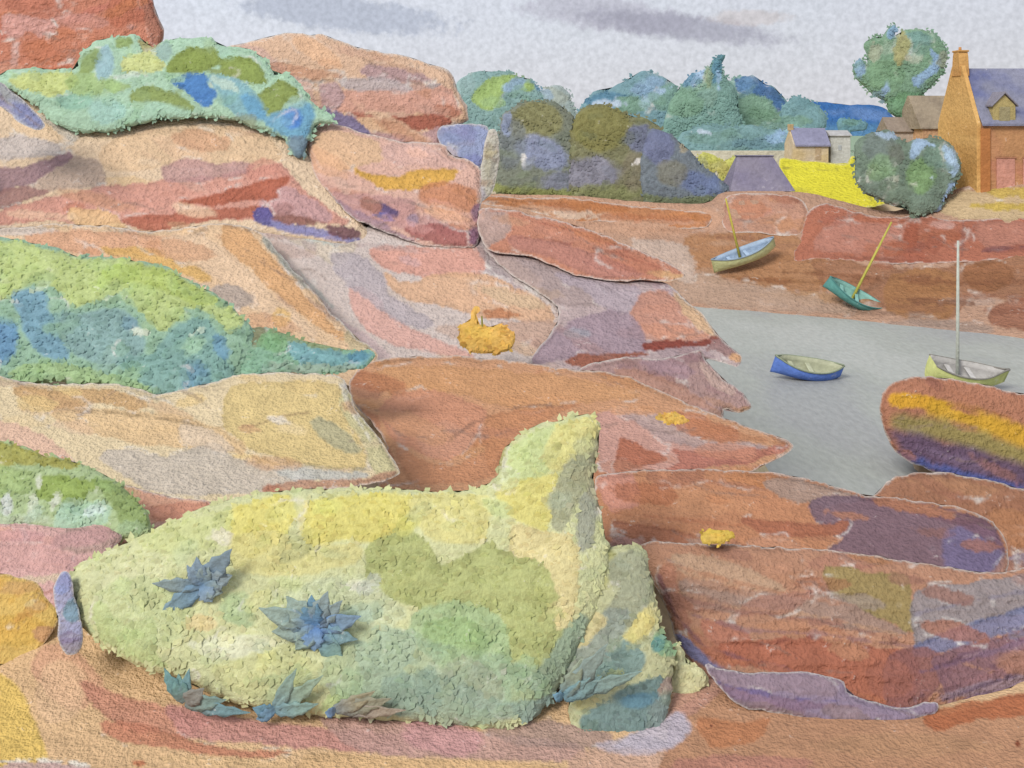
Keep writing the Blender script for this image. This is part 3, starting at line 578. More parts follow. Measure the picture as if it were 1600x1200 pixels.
rock([(90,712),(150,738),(200,758),(260,775),(320,782),(355,795),(345,815),(300,835),(240,850),(160,850),(150,790)], 13.6, 15, '#dca88e', [
    ('p',[(225,792),(280,784),(345,786),(355,800),(330,812),(250,818),(228,806)],'#d2937a',.9),('e',(180,758,50,8,20),'#d9b48c',.8),('e',(250,822,30,8,0),'#d5ab9a',.8)],
    'thin salmon rock rim between the lower left green bush and the pale yellow slope', name='rock_ledge', R=22)
rock([(-80,812),(40,818),(100,822),(160,818),(190,835),(180,855),(150,880),(120,915),(110,960),(60,960),(-80,930)], 11.6, 12.8, '#d8aca6', [
    ('p',[(110,825),(170,822),(190,838),(160,860),(120,865),(80,850)],'#b79a90',.85,4),('p',[(-60,850),(40,850),(110,865),(90,895),(20,892),(-60,895)],'#d6a6a0',.7),
    ('e',(20,838,50,9,0),'#cf9c9c',.7),('e',(70,905,60,8,-5),'#e6cfb4',.9)],
    'pink rock hump under the lower left green bush', R=35)
rock([(1002,850),(1100,850),(1300,860),(1440,880),(1560,895),(1680,880),(1720,1000),(1680,1060),(1600,1078),(1520,1100),(1440,1122),(1380,1130),(1300,1118),(1200,1108),(1140,1085),(1095,1055),(1062,1010),(1040,950),(1020,905)], 9.7, 11.0, '#b5866b', [
    ('p',[(1050,865),(1110,870),(1200,900),(1230,925),(1160,920),(1090,905),(1058,890)],'#c2a084',.9),
    ('p',[(1060,905),(1110,910),(1180,925),(1300,930),(1380,965),(1420,990),(1330,985),(1220,965),(1120,955),(1070,935)],'#a1877a',.85),
    ('p',[(1290,885),(1350,892),(1420,900),(1425,950),(1432,990),(1390,975),(1340,950),(1295,920)],'#9b8a55',.9),
    ('e',(1350,940,40,13,10),'#a69589',.7),
    ('p',[(1095,965),(1150,980),(1180,1005),(1160,1030),(1110,1005)],'#b57660',.85),
    ('p',[(1180,975),(1270,968),(1340,1000),(1400,1020),(1330,1010),(1240,1000)],'#bd8868',.85),
    ('p',[(1095,1010),(1180,1000),(1260,995),(1340,1010),(1420,1015),(1440,1060),(1400,1115),(1360,1100),(1310,1085),(1270,1060),(1180,1045),(1110,1035)],'#af6950',.92),
    ('p',[(1050,990),(1075,1000),(1110,1025),(1135,1048),(1110,1045),(1075,1025)],'#7f82ac',.92),
    ('p',[(1030,900),(1050,880),(1060,920),(1080,970),(1060,980)],'#ba8068',.8),('p',[(1075,985),(1120,1005),(1135,1045),(1100,1025)],'#b2745a',.7),
    ('p',[(1428,925),(1500,912),(1580,900),(1720,890),(1720,940),(1560,965),(1470,990),(1430,1005)],'#938b8d',.92),
    ('p',[(1425,1012),(1480,988),(1560,960),(1720,925),(1720,955),(1580,990),(1500,1012),(1440,1028)],'#7b7f9f',.9,4),
    ('p',[(1385,1025),(1450,1012),(1490,1040),(1460,1085),(1430,1120),(1385,1115)],'#8d5d59',.88),
    ('p',[(1460,1025),(1560,995),(1720,955),(1720,1020),(1580,1055),(1490,1088),(1465,1060)],'#86626b',.9),
    ('e',(1570,1068,110,10,-13),'#978391',.85,4),('e',(1500,1030,60,6,-18),'#755668',.8,3),('e',(1600,1030,80,5,-14),'#78545e',.8,3),('e',(1530,1092,80,8,-14),'#8a728c',.8,4),
    ('e',(1480,1075,40,6,-18),'#75545c',.7,3),('e',(1580,1010,70,4,-14),'#9a7c84',.7,2.5),('e',(1620,985,60,5,-14),'#7f8098',.6,3),
    ('s',(5,[(1030,900),(1055,960),(1100,1010),(1180,1035),(1280,1060),(1380,1110)]),'#7d5560',.65,4),('s',(5,[(1070,935),(1160,955),(1280,968),(1400,1000)]),'#8f5f52',.55,3),('s',(4,[(1460,1100),(1540,1070),(1640,1035)]),'#5f4860',.7,3),('s',(4,[(1430,1010),(1520,975),(1640,935)]),'#5f678c',.6,3),
    ('s',(6,[(1040,880),(1130,905),(1240,930),(1330,945)]),'#b88264',.55,3),('s',(5,[(1060,925),(1150,950),(1260,960),(1400,990)]),'#c79a76',.55,3),('s',(6,[(1080,960),(1170,985),(1280,990),(1420,1010)]),'#8e6b72',.55,3),('s',(5,[(1110,1030),(1200,1040),(1300,1075),(1400,1100)]),'#c27c58',.55,3),('s',(7,[(1440,1050),(1520,1030),(1600,1000),(1680,975)]),'#7a5d78',.55,3),('s',(5,[(1440,1080),(1530,1060),(1620,1030),(1690,1010)]),'#a3767a',.55,3),('s',(5,[(1430,960),(1510,940),(1600,925),(1680,910)]),'#857f92',.55,3),
    ('s',(2.5,[(1180,1008),(1260,995),(1340,1005),(1400,1025)]),'#874a3e',.6,2),('e',(1390,1060,40,30,0),'#a36654',.6,6)],
    'big lower right boulder of tan, olive, rust and violet layers sweeping under the violet-ended rock', name='boulder', R=50, strata=1.1)
rock([(1100,1040),(1150,1050),(1250,1050),(1310,1062),(1330,1085),(1400,1105),(1460,1095),(1460,1115),(1400,1130),(1300,1128),(1200,1112),(1150,1098)], 9.1, 9.5, '#907f93', [
    ('p',[(1110,1048),(1180,1050),(1270,1055),(1305,1075),(1300,1090),(1220,1082),(1140,1078)],'#98838f',.9),('p',[(1120,1068),(1200,1085),(1300,1098),(1350,1105),(1250,1110),(1160,1098)],'#8a6f85',.85),
    ('s',(3,[(1118,1066),(1180,1082),(1250,1092),(1320,1096)]),'#6d6291',.75,3),('e',(1350,1112,70,8,0),'#9a879b',.8)],
    'low lavender-grey rock lip at the foot of the rust layered boulder', name='rock_ledge', R=20)
rock([(930,760),(940,742),(1000,735),(1080,733),(1160,735),(1230,742),(1290,755),(1345,772),(1400,778),(1450,785),(1510,795),(1550,815),(1572,845),(1575,885),(1555,915),(1500,925),(1400,925),(1300,912),(1250,905),(1180,895),(1100,878),(1040,862),(990,856),(955,855),(935,830),(928,795)], 11.3, 13.4, '#c08661', [
    ('s',(7,[(945,852),(1040,866),(1150,890),(1260,908),(1400,924),(1520,922)]),'#9c6350',.7,4),('s',(4,[(1060,745),(1180,762),(1280,790)]),'#a8735a',.6,3),('s',(5,[(960,800),(1060,812),(1160,822)]),'#b3704f',.5,3),  # first stroke paints crevice shade along the boulder's bottom edge
    ('p',[(940,745),(990,740),(1000,790),(960,800),(938,780)],'#cf917e',.85),
    ('p',[(1190,752),(1240,748),(1320,768),(1350,780),(1290,788),(1220,778)],'#a98f80',.9),
    ('p',[(1268,780),(1340,775),(1400,785),(1460,800),(1520,805),(1560,835),(1568,880),(1530,918),(1450,908),(1400,895),(1330,890),(1295,860),(1320,840),(1275,815)],'#7a626f',.93),
    ('p',[(1480,830),(1540,820),(1565,850),(1555,895),(1510,905),(1475,880)],'#746a8e',.85,8),
    ('p',[(1350,780),(1420,782),(1500,800),(1555,825),(1568,860),(1550,850),(1500,820),(1420,800)],'#7a5560',.8,4),
    ('p',[(1155,812),(1220,812),(1290,820),(1325,812),(1315,830),(1270,840),(1200,836)],'#ab6a4e',.92),
    ('p',[(1170,840),(1240,842),(1260,862),(1230,880),(1190,865)],'#c58f70',.8),
    ('p',[(960,815),(1050,828),(1120,850),(1200,870),(1260,880),(1250,902),(1180,893),(1080,868),(1000,850)],'#b87859',.85),
    ('p',[(1300,862),(1360,868),(1440,895),(1500,915),(1420,922),(1320,905)],'#9b7470',.8,4),
    ('e',(1120,852,50,9,8),'#c9a691',.7),('p',[(1540,900),(1580,860),(1578,900),(1520,928),(1440,925)],'#a97f70',.8),
    ('p',[(930,850),(990,840),(1000,858),(950,858)],'#d4a9a1',.8),('s',(2,[(960,815),(1060,830),(1160,858)]),'#8f5a42',.5,2),('e',(1080,785,90,20,3),'#c79069',.7,8)],
    'big flat-topped boulder on the right, orange at one end and dusky violet at the other', R=50, strata=.7)
rock([(83,930),(90,900),(103,892),(113,905),(118,940),(130,985),(124,1018),(106,1024),(92,1002),(90,965)], 9.3, 9.6, '#a5a6c4', [('e',(98,910,12,20,10),'#8f9bc9',.8),('e',(112,955,10,20,0),'#7d9cac',.9),('e',(108,1000,18,18,0),'#8f83a2',.9)],
    'small upright periwinkle-blue stone at the left foot of the big yellow-green shrub', name='stone', R=14)
rock([(-80,900),(30,903),(62,915),(70,935),(92,955),(82,985),(60,1015),(30,1045),(-80,1090)], 9.7, 10.4, '#dab765', [
    ('e',(20,918,50,12,0),'#d3a86a',.85),('e',(20,985,60,26,0),'#dcb355',.8,5),('e',(55,945,18,8,0),'#ead9a6',.8),('e',(70,990,20,14,0),'#c99772',.8)],
    'ochre yellow rock at the left edge above the sandy foreground', R=30, rim=.25, bulge=.15)

# ------------------------------------------------------------------ trees, hedges, shrubs
FAR = 'trees beyond the far shore'
bush('tree', [(700,205),(708,150),(720,125),(750,112),(790,112),(815,122),(835,130),(850,150),(855,190),(840,230),(780,235),(720,225)], 150, 158, '#7fa6a4', [
    ('p',[(735,150),(760,125),(800,115),(835,128),(830,145),(800,135),(780,150),(770,175),(745,165)],'#9cba58',.9),('e',(820,120,18,10,15),'#7ea25f',.8),('e',(805,132,18,9,-25),'#8fb4da',.85),('e',(845,132,16,9,20),'#5f94bd',.8),
    ('e',(770,160,16,8,0),'#9cc07c',.7),('e',(725,135,18,18,0),'#8fb0b0',.8),('e',(835,128,20,6,20),'#86a9a5',.5)],
    'bright lime and blue-green tree just right of the tan outcrop', 'tree', FAR, R=30, size=6, step=3, stem=[(775,262,778,215,7)], stemname='trunk', foliage='crown')
bush('tree', [(838,190),(845,145),(860,135),(885,138),(895,160),(905,200),(880,220),(850,220)], 165, 170, '#9fb0b0', [('e',(868,150,24,12,20),'#a9b3a8',.8),('e',(850,150,12,9,0),'#8aa6bd',.8)],
    'small hazy grey-green tree between the lime tree and the blue woods', 'tree', FAR, R=20, size=5, step=3, stem=[(872,255,872,210,5)], stemname='trunk', foliage='crown')
bush('tree', [(900,200),(905,170),(930,145),(960,138),(985,120),(1010,112),(1040,125),(1060,140),(1070,180),(1060,235),(980,250),(920,235)], 172, 182, '#6f9ba6', [
    ('p',[(910,160),(940,145),(980,148),(975,165),(960,175),(930,165)],'#47809f',.9),('e',(985,165,24,16,0),'#7aa385',.8),('e',(1010,135,26,12,-20),'#86aacb',.8),('e',(1050,155,26,24,0),'#77a293',.85),('e',(955,162,22,4,0),'#b7cbe2',.9,2),('e',(1020,150,20,4,-25),'#a3c2e2',.9,2)],
    'rounded slate-blue tree rising behind the left part of the dark hedge', 'tree', FAR, R=30, size=6, step=3, stem=[(985,262,988,225,8)], stemname='trunk', foliage='crown')
bush('conifer', [(1035,240),(1045,170),(1070,125),(1095,108),(1110,102),(1118,88),(1130,86),(1128,105),(1138,125),(1150,150),(1155,240)], 168, 174, '#74a097', [
    ('e',(1078,125,18,14,-30),'#5a8ead',.9),('p',[(1112,100),(1120,88),(1130,87),(1126,110),(1118,135),(1108,125)],'#4f8aa6',.9),('e',(1090,122,5,14,30),'#a6c8ea',.9,2),('e',(1122,128,5,14,0),'#93bbe0',.85,2),('e',(1070,160,30,26,0),'#79a487',.8),('e',(1110,150,12,20,0),'#8bb0a0',.6),('e',(1108,122,6,16,0),'#94a97b',.7)],
    'pointed blue-green conifer, tallest crown of the far woods', 'tree', FAR, R=24, size=5, step=3, stem=[(1100,262,1100,225,8)], stemname='trunk', foliage='crown')
bush('tree', [(1135,235),(1138,170),(1138,130),(1160,118),(1185,125),(1205,135),(1225,155),(1235,180),(1230,235),(1170,245)], 176, 182, '#7aa297', [
    ('p',[(1148,125),(1180,122),(1215,140),(1230,165),(1215,175),(1195,155),(1160,145)],'#2f68a6',.92),('e',(1175,170,36,24,0),'#7ba589',.85),('e',(1165,135,14,12,0),'#5c8fbb',.7),('e',(1200,180,26,9,10),'#6f9b7c',.7)],
    'broad blue-topped tree right of the pointed conifer', 'tree', FAR, R=28, size=6, step=3, stem=[(1185,262,1188,225,8)], stemname='trunk', foliage='crown')
bush('tree', [(1222,200),(1222,165),(1240,152),(1265,155),(1282,168),(1290,190),(1275,215),(1240,225)], 162, 168, '#6d9aa0', [('e',(1255,160,22,8,10),'#6698a0',.8),('e',(1245,190,24,10,0),'#759f8c',.8),('e',(1232,212,18,8,-30),'#8db5e0',.8)],
    'small round teal tree in front of the deep blue hill', 'tree', FAR, R=20, size=5, step=3, stem=[(1255,258,1256,205,6)], stemname='trunk', foliage='crown')
bush('tree', [(1050,232),(1075,205),(1120,195),(1180,198),(1225,205),(1240,222),(1232,240),(1160,246),(1080,244)], 148, 152, '#6f9a9d', [('e',(1110,215,50,10,0),'#759f96',.7),('e',(1180,225,50,9,0),'#6792a0',.8),('e',(1097,206,16,5,12),'#c0d2e6',.9,2),('e',(1215,215,18,8,-30),'#93b8e2',.8)],
    'low teal band of trees above the cream wall', 'tree', FAR, R=18, size=5, step=3, stem=[(1130,262,1130,230,5),(1190,262,1190,230,5)], stemname='trunk', foliage='crown')
bush('small_tree', [(1308,192),(1315,185),(1350,188),(1352,200),(1330,205),(1325,222),(1315,222),(1312,208)], 125, 126.5, '#5f94a0', [('e',(1330,190,18,6,0),'#6fa08f',.7)],
    'little teal bush leaning over the white cottage wall', 'bush', R=9, size=3.5, step=2, out=2, stem=[(1318,240,1318,215,3)])
HG = 'dark bushes of the far hedge'
bush('hedge_bush', [(775,300),(772,250),(780,195),(795,172),(825,158),(860,158),(890,175),(905,210),(915,270),(905,312),(840,308),(790,306)], 90, 95, '#7c8372', [
    ('e',(835,190,42,30,0),'#878550',.9,8),('e',(850,240,40,26,20),'#8a95bb',.85,8),('e',(800,220,20,40,0),'#737d86',.7,8),('e',(880,285,40,18,0),'#8084a0',.75,8),('p',[(768,300),(765,280),(790,290),(860,294),(900,298),(900,312),(840,308)],'#98a04c',.9,5),('e',(792,190,8,18,0),'#8fa0c9',.7),('e',(818,253,3,6,0),'#ece8e4',.9,1.5)],
    'left rounded part of the dark hedge, olive above a lavender-blue hollow', 'bush', HG, R=34, size=6, step=3, stem=[(820,322,822,290,6),(870,322,868,290,6)])
bush('hedge_bush', [(895,312),(890,250),(895,200),(905,175),(935,163),(965,168),(985,180),(1010,185),(1035,205),(1030,260),(1020,318),(960,318)], 89, 94, '#7f7f58', [
    ('e',(940,200,48,36,0),'#85813f',.9,8),('e',(925,270,50,24,0),'#86859f',.8,10),('e',(1000,215,22,22,0),'#6b7396',.85,8),('e',(960,300,60,12,0),'#8a8f55',.8,5),('e',(990,270,20,30,0),'#827a62',.8,8),('e',(998,252,6,3,-20),'#ece8e4',.9,1.5)],
    'middle of the dark hedge, the most olive-brown bush', 'bush', HG, R=34, size=6, step=3, stem=[(930,328,932,295,6),(985,328,985,295,6)])
bush('hedge_bush', [(1010,322),(1000,270),(1010,210),(1035,205),(1060,222),(1080,240),(1100,262),(1125,280),(1140,298),(1125,318),(1105,326),(1085,322),(1050,322)], 88, 92, '#6f7b86', [
    ('e',(1030,230,26,28,0),'#6a729a',.85,8),('e',(1090,285,40,16,20),'#6476a4',.85,8),('e',(1050,270,26,20,0),'#7d7c6c',.8,8),('p',[(1010,305),(1060,312),(1130,305),(1120,325),(1060,322),(1010,320)],'#727d4c',.85,5),('e',(1068,232,8,12,-40),'#b5a98a',.8)],
    'right-hand sloping part of the dark hedge, blue-grey', 'bush', HG, R=30, size=6, step=3, stem=[(1050,332,1050,300,6),(1100,334,1098,305,5)])
bush('bush', [(1092,240),(1105,238),(1120,246),(1130,252),(1145,243),(1156,248),(1150,268),(1142,285),(1120,290),(1102,275),(1090,258)], 93, 95, '#c6c64c', [('e',(1125,265,20,14,0),'#c3b956',.8),('e',(1100,262,8,16,0),'#b5b878',.8),('e',(1119,272,3,9,0),'#e3dccb',.9,1.5)],
    'yellow-green bush tucked between the dark hedge and the slate-roofed hut', 'bush', R=14, size=4.5, step=2.5, stem=[(1122,312,1122,285,4)], inset=2)
bush('tree', [(1335,120),(1333,100),(1345,92),(1356,104),(1352,75),(1362,60),(1378,58),(1388,42),(1400,40),(1402,55),(1415,48),(1445,46),(1465,58),(1478,72),(1480,90),(1475,110),(1462,128),(1448,142),(1442,150),(1458,165),(1462,180),(1445,188),(1410,188),(1390,175),(1385,160),(1365,150),(1352,136)], 100, 103, '#779f7f', [
    ('e',(1385,118,30,26,0),'#7aa57c',.85),('e',(1430,70,26,22,0),'#6f9c96',.85),('e',(1452,90,18,20,0),'#79a583',.8),('p',[(1450,72),(1468,85),(1470,105),(1450,125),(1435,140),(1420,125),(1440,112),(1458,100)],'#8cb3dc',.9,2),
    ('e',(1342,108,9,18,-10),'#86acd0',.9),('e',(1393,50,7,13,30),'#84b0d4',.9),('e',(1408,80,10,26,10),'#b0a967',.85),('e',(1367,80,12,16,0),'#aab296',.8),('e',(1474,95,9,16,0),'#9aa38b',.8),('e',(1420,165,34,22,0),'#6d9f74',.9),
    ('e',(1383,142,5,14,15),'#93b7e0',.9,2),('e',(1372,150,12,10,0),'#7d9fae',.8),('e',(1418,92,7,6,0),'#b9b598',.8,2),('e',(1455,170,10,14,0),'#98a375',.8)],
    'tall tree with a bunched blue-green crown standing clear against the sky left of the farmhouse', 'tree', R=20, size=5.5, step=2.6, tilt=.55, stem=[(1412,305,1405,130,7)], stemname='trunk', foliage='crown', out=5)
bush('tree', [(1338,285),(1334,250),(1340,222),(1360,208),(1385,203),(1405,215),(1420,222),(1440,218),(1462,215),(1485,225),(1498,245),(1500,270),(1490,295),(1475,312),(1465,330),(1430,338),(1415,325),(1385,318),(1355,305)], 80, 84, '#6f8573', [
    ('e',(1375,230,30,22,0),'#71807c',.8,5),('e',(1380,262,22,24,0),'#83a57c',.85,5),('e',(1440,275,24,30,0),'#7ba263',.85,5),('e',(1462,245,22,20,0),'#70907e',.8),('p',[(1425,222),(1445,215),(1462,228),(1445,232),(1430,250),(1420,245)],'#9bbbdc',.92,2),
    ('p',[(1475,228),(1492,240),(1498,265),(1488,275),(1480,250)],'#a3c4e2',.92,2),('s',(6,[(1488,285),(1478,305),(1465,330)]),'#93b4dc',.95,2),('e',(1395,285,8,12,30),'#b4b9a4',.85,2),('e',(1400,300,30,14,0),'#6b7f6b',.8),('e',(1390,212,20,6,10),'#a3bedc',.85,2),('e',(1456,277,4,5,0),'#c3dcec',.9,1.5),('e',(1365,290,20,20,0),'#748677',.8),('e',(1400,240,14,16,0),'#6f7468',.8,5)],
    'round green tree on the red bank in front of the farmhouse', 'tree', R=34, size=6, step=3, stem=[(1425,352,1425,310,8)], stemname='trunk', foliage='crown')
# green thicket, upper left
bush('shrub', [(-20,130),(20,110),(60,107),(118,107),(128,82),(165,60),(210,55),(240,72),(262,62),(300,60),(330,60),(345,74),(385,76),(412,92),(430,115),(455,112),(475,138),(490,163),(518,180),(520,192),(492,195),(488,215),(478,222),(478,243),(462,247),(450,225),(440,214),(400,200),(370,190),(330,186),(250,187),(200,200),(160,208),(110,203),(75,188),(55,165),(20,140)], 38.6, 42.6, '#a3caac', [
    ('p',[(20,118),(70,112),(115,112),(125,128),(110,140),(80,150),(40,142),(18,132)],'#c6d072',.9),('p',[(100,125),(130,110),(180,128),(205,135),(160,148),(120,150)],'#9dba68',.8,4),
    ('p',[(125,112),(130,88),(158,78),(158,95),(140,112)],'#8aa250',.9),('p',[(178,78),(182,62),(205,57),(212,66),(200,76)],'#8ba552',.9),('p',[(212,60),(230,62),(250,60),(240,78),(222,78)],'#ada05a',.85),
    ('p',[(190,92),(225,82),(245,88),(262,105),(225,116),(192,114)],'#cfd680',.9),('e',(165,98,14,26,10),'#8fbac9',.85,4),('e',(258,82,14,16,0),'#90b2ac',.8),
    ('p',[(258,108),(272,82),(300,72),(330,74),(345,90),(340,105),(300,116),(268,116)],'#879b32',.95),('p',[(345,92),(380,90),(405,105),(420,132),(395,132),(370,120),(345,118)],'#869a35',.95),
    ('p',[(398,150),(420,135),(440,125),(462,140),(465,158),(445,160),(435,185),(415,180)],'#87993a',.95),('p',[(200,150),(225,136),(262,138),(290,152),(304,172),(280,172),(240,160),(215,172)],'#8b9f43',.92),('p',[(330,105),(370,112),(345,118),(325,115)],'#8fa04d',.8),
    ('p',[(268,125),(285,115),(322,118),(325,135),(340,148),(325,165),(305,160),(292,145),(270,135)],'#2f7dc8',.97),('p',[(325,115),(360,122),(395,140),(410,160),(420,185),(380,185),(350,165),(340,140)],'#74aebf',.85,5),
    ('p',[(375,150),(400,150),(420,180),(470,160),(492,170),(488,200),(475,220),(450,215),(420,198),(390,180)],'#569fc8',.9,6),('e',(456,186,14,16,0),'#2a78cf',.95,9),('p',[(450,215),(480,215),(476,244),(462,247)],'#627f9b',.9),
    ('e',(235,175,60,18,0),'#a3cfb4',.7,6),('e',(115,160,26,10,0),'#7fb29e',.8,5),('e',(165,175,30,20,0),'#98c9c0',.7,6),('p',[(330,192),(400,180),(400,200),(440,214),(400,200)],'#8f9a7a',.7),('e',(350,130,20,5,30),'#b9d4c4',.8,2),('e',(200,118,26,4,-8),'#c8ded0',.8,2)],
    'broad mint and olive thicket with bright blue hollows across the upper left rocks', 'shrub', R=38, size=9, step=3.4, stem=[(250,182,255,150,8),(320,180,318,150,7)])
# gold flowers on the slab
def flowers(outline, yb, yt, label, size=7, base='#dfa928'):
    return bush('flower_clump', outline, yb, yt, base, [('e',(np.mean([p[0] for p in outline]), np.mean([p[1] for p in outline]), 20, 8, 0),'#e8bb2c',.7,6)], label, 'flowers', R=14, size=size, step=3.5, dens=1.3, foliage='blossom', vary=.12, out=3, tilt=1.2,
        stem=[(np.mean([p[0] for p in outline]), max(p[1] for p in outline)-4, np.mean([p[0] for p in outline]), min(p[1] for p in outline)+12, 2.5)], stemcol='#8f8b3e')
flowers([(715,525),(722,508),(735,500),(742,482),(750,484),(745,502),(765,512),(785,508),(802,520),(798,545),(770,552),(735,550),(722,540)], 27.3, 28.2, 'golden flower clump on the wide lavender and salmon slab', size=9, base='#e2ae2e')
flowers([(1026,652),(1040,644),(1060,648),(1076,658),(1060,662),(1038,660)], 17.9, 18.2, 'little golden flower tuft on the orange-brown rock that points over the water', size=6)
flowers([(1097,832),(1110,827),(1130,829),(1149,836),(1132,845),(1122,851),(1100,850)], 10.75, 10.9, 'bright yellow flower tuft on the big violet-ended boulder', size=7, base='#dcb90e')
# middle left bushes
bush('shrub', [(-60,380),(20,376),(80,385),(130,402),(190,402),(260,418),(310,445),(350,470),(390,508),(400,540),(395,570),(368,596),(330,630),(290,640),(262,640),(235,622),(180,606),(100,600),(40,602),(-60,612)], 20.3, 24.5, '#8fb79a', [
    ('p',[(-40,380),(60,385),(130,405),(200,405),(270,425),(330,460),(380,500),(360,520),(330,490),(290,480),(280,500),(250,520),(220,490),(190,460),(120,480),(100,460),(60,440),(20,460),(-40,470)],'#bccd78',.92,5),
    ('p',[(160,420),(240,415),(300,445),(340,470),(300,475),(250,455),(180,440)],'#b0c458',.8,5),
    ('p',[(20,465),(45,450),(70,460),(90,520),(110,560),(70,560),(40,520)],'#6a9dba',.85,7),('e',(5,530,22,36,0),'#5590c2',.85,9),('p',[(90,500),(120,490),(180,480),(210,500),(230,540),(200,570),(120,560)],'#82a9aa',.88,8),
    ('p',[(270,510),(310,495),(340,520),(350,560),(365,590),(330,628),(285,638),(250,610),(200,590),(180,560),(240,550)],'#7aa9a3',.9,7),('e',(305,590,24,26,0),'#6599b4',.85,8),('e',(300,622,40,14,-20),'#73938f',.8,5),('e',(345,540,10,18,-20),'#5f97b8',.8,5),
    ('p',[(20,575),(80,565),(150,575),(220,600),(250,625),(180,606),(90,602),(20,600)],'#a9cb8b',.9,4),('e',(205,505,12,8,0),'#6f9bac',.8),('p',[(215,512),(240,520),(220,526),(208,520)],'#dbe7d2',.95,2),('e',(60,450,16,5,-30),'#c8dfc0',.9,2),('s',(5,[(295,525),(318,512)]),'#d3e6d0',.9,2),('e',(175,463,12,3,-20),'#d3e0c0',.9,2),
    ('e',(300,540,26,14,-30),'#a0cba8',.8,4),('e',(50,590,40,10,0),'#a3c697',.7,4)],
    'large lime, teal and blue shrub mass on the left below the tan spur', 'shrub', R=55, size=10, step=3.6, stem=[(120,615,125,560,9),(280,652,282,600,9)])
bush('shrub', [(375,545),(365,520),(390,512),(420,512),(470,530),(540,548),(586,550),(572,570),(540,582),(480,585),(420,582),(385,590),(372,575)], 20.9, 22.4, '#85b596', [
    ('e',(395,522,21,20,0),'#8c8a66',.92),('p',[(425,512),(480,525),(560,548),(520,550),(460,540),(425,530)],'#91a16d',.9),('p',[(450,535),(500,545),(560,553),(584,552),(560,575),(500,572),(460,560)],'#73adb6',.9,4),('e',(560,556,20,8,-10),'#4f93ae',.85,4),('e',(425,535,22,16,0),'#7fb37c',.85),('p',[(420,570),(480,568),(560,572),(500,584),(430,582)],'#9ab3a0',.85)],
    'low teal bush trailing to a point at the right end of the left shrub mass', 'shrub', R=24, size=8, step=3.4, stem=[(440,595,442,560,5)])
bush('shrub', [(-60,690),(15,692),(60,708),(110,720),(170,745),(205,770),(230,800),(238,828),(215,842),(180,842),(150,828),(100,836),(50,822),(-60,826)], 12.6, 13.6, '#a8bf88', [
    ('p',[(-20,690),(30,698),(90,715),(130,725),(100,735),(40,728),(-20,730)],'#aaa53a',.9,3),('p',[(55,760),(65,740),(120,745),(150,755),(130,780),(90,782),(60,778)],'#93ae45',.9),('p',[(-20,730),(50,735),(60,760),(20,775),(-20,770)],'#9fba70',.8),
    ('p',[(90,795),(130,785),(170,790),(165,820),(120,835),(85,825)],'#b3d8bb',.9,4),('e',(145,800,16,10,0),'#d3eae4',.9,3),('e',(60,750,6,14,0),'#d8dfcb',.9,2),('e',(10,790,10,18,10),'#d9e0e0',.85,4),('e',(50,795,7,16,15),'#d3dfc8',.8,3),('e',(85,785,6,16,20),'#d9e0cf',.8,3),
    ('p',[(150,750),(190,760),(230,800),(235,825),(190,820),(175,790)],'#90aa5c',.88,4),('e',(30,812,60,8,0),'#c3d7b4',.8,4),('e',(205,825,22,12,0),'#a5c592',.8)],
    'lower left green bush with olive top and pale mint leaves', 'shrub', R=35, size=10, step=3.6, stem=[(100,850,102,800,6)])
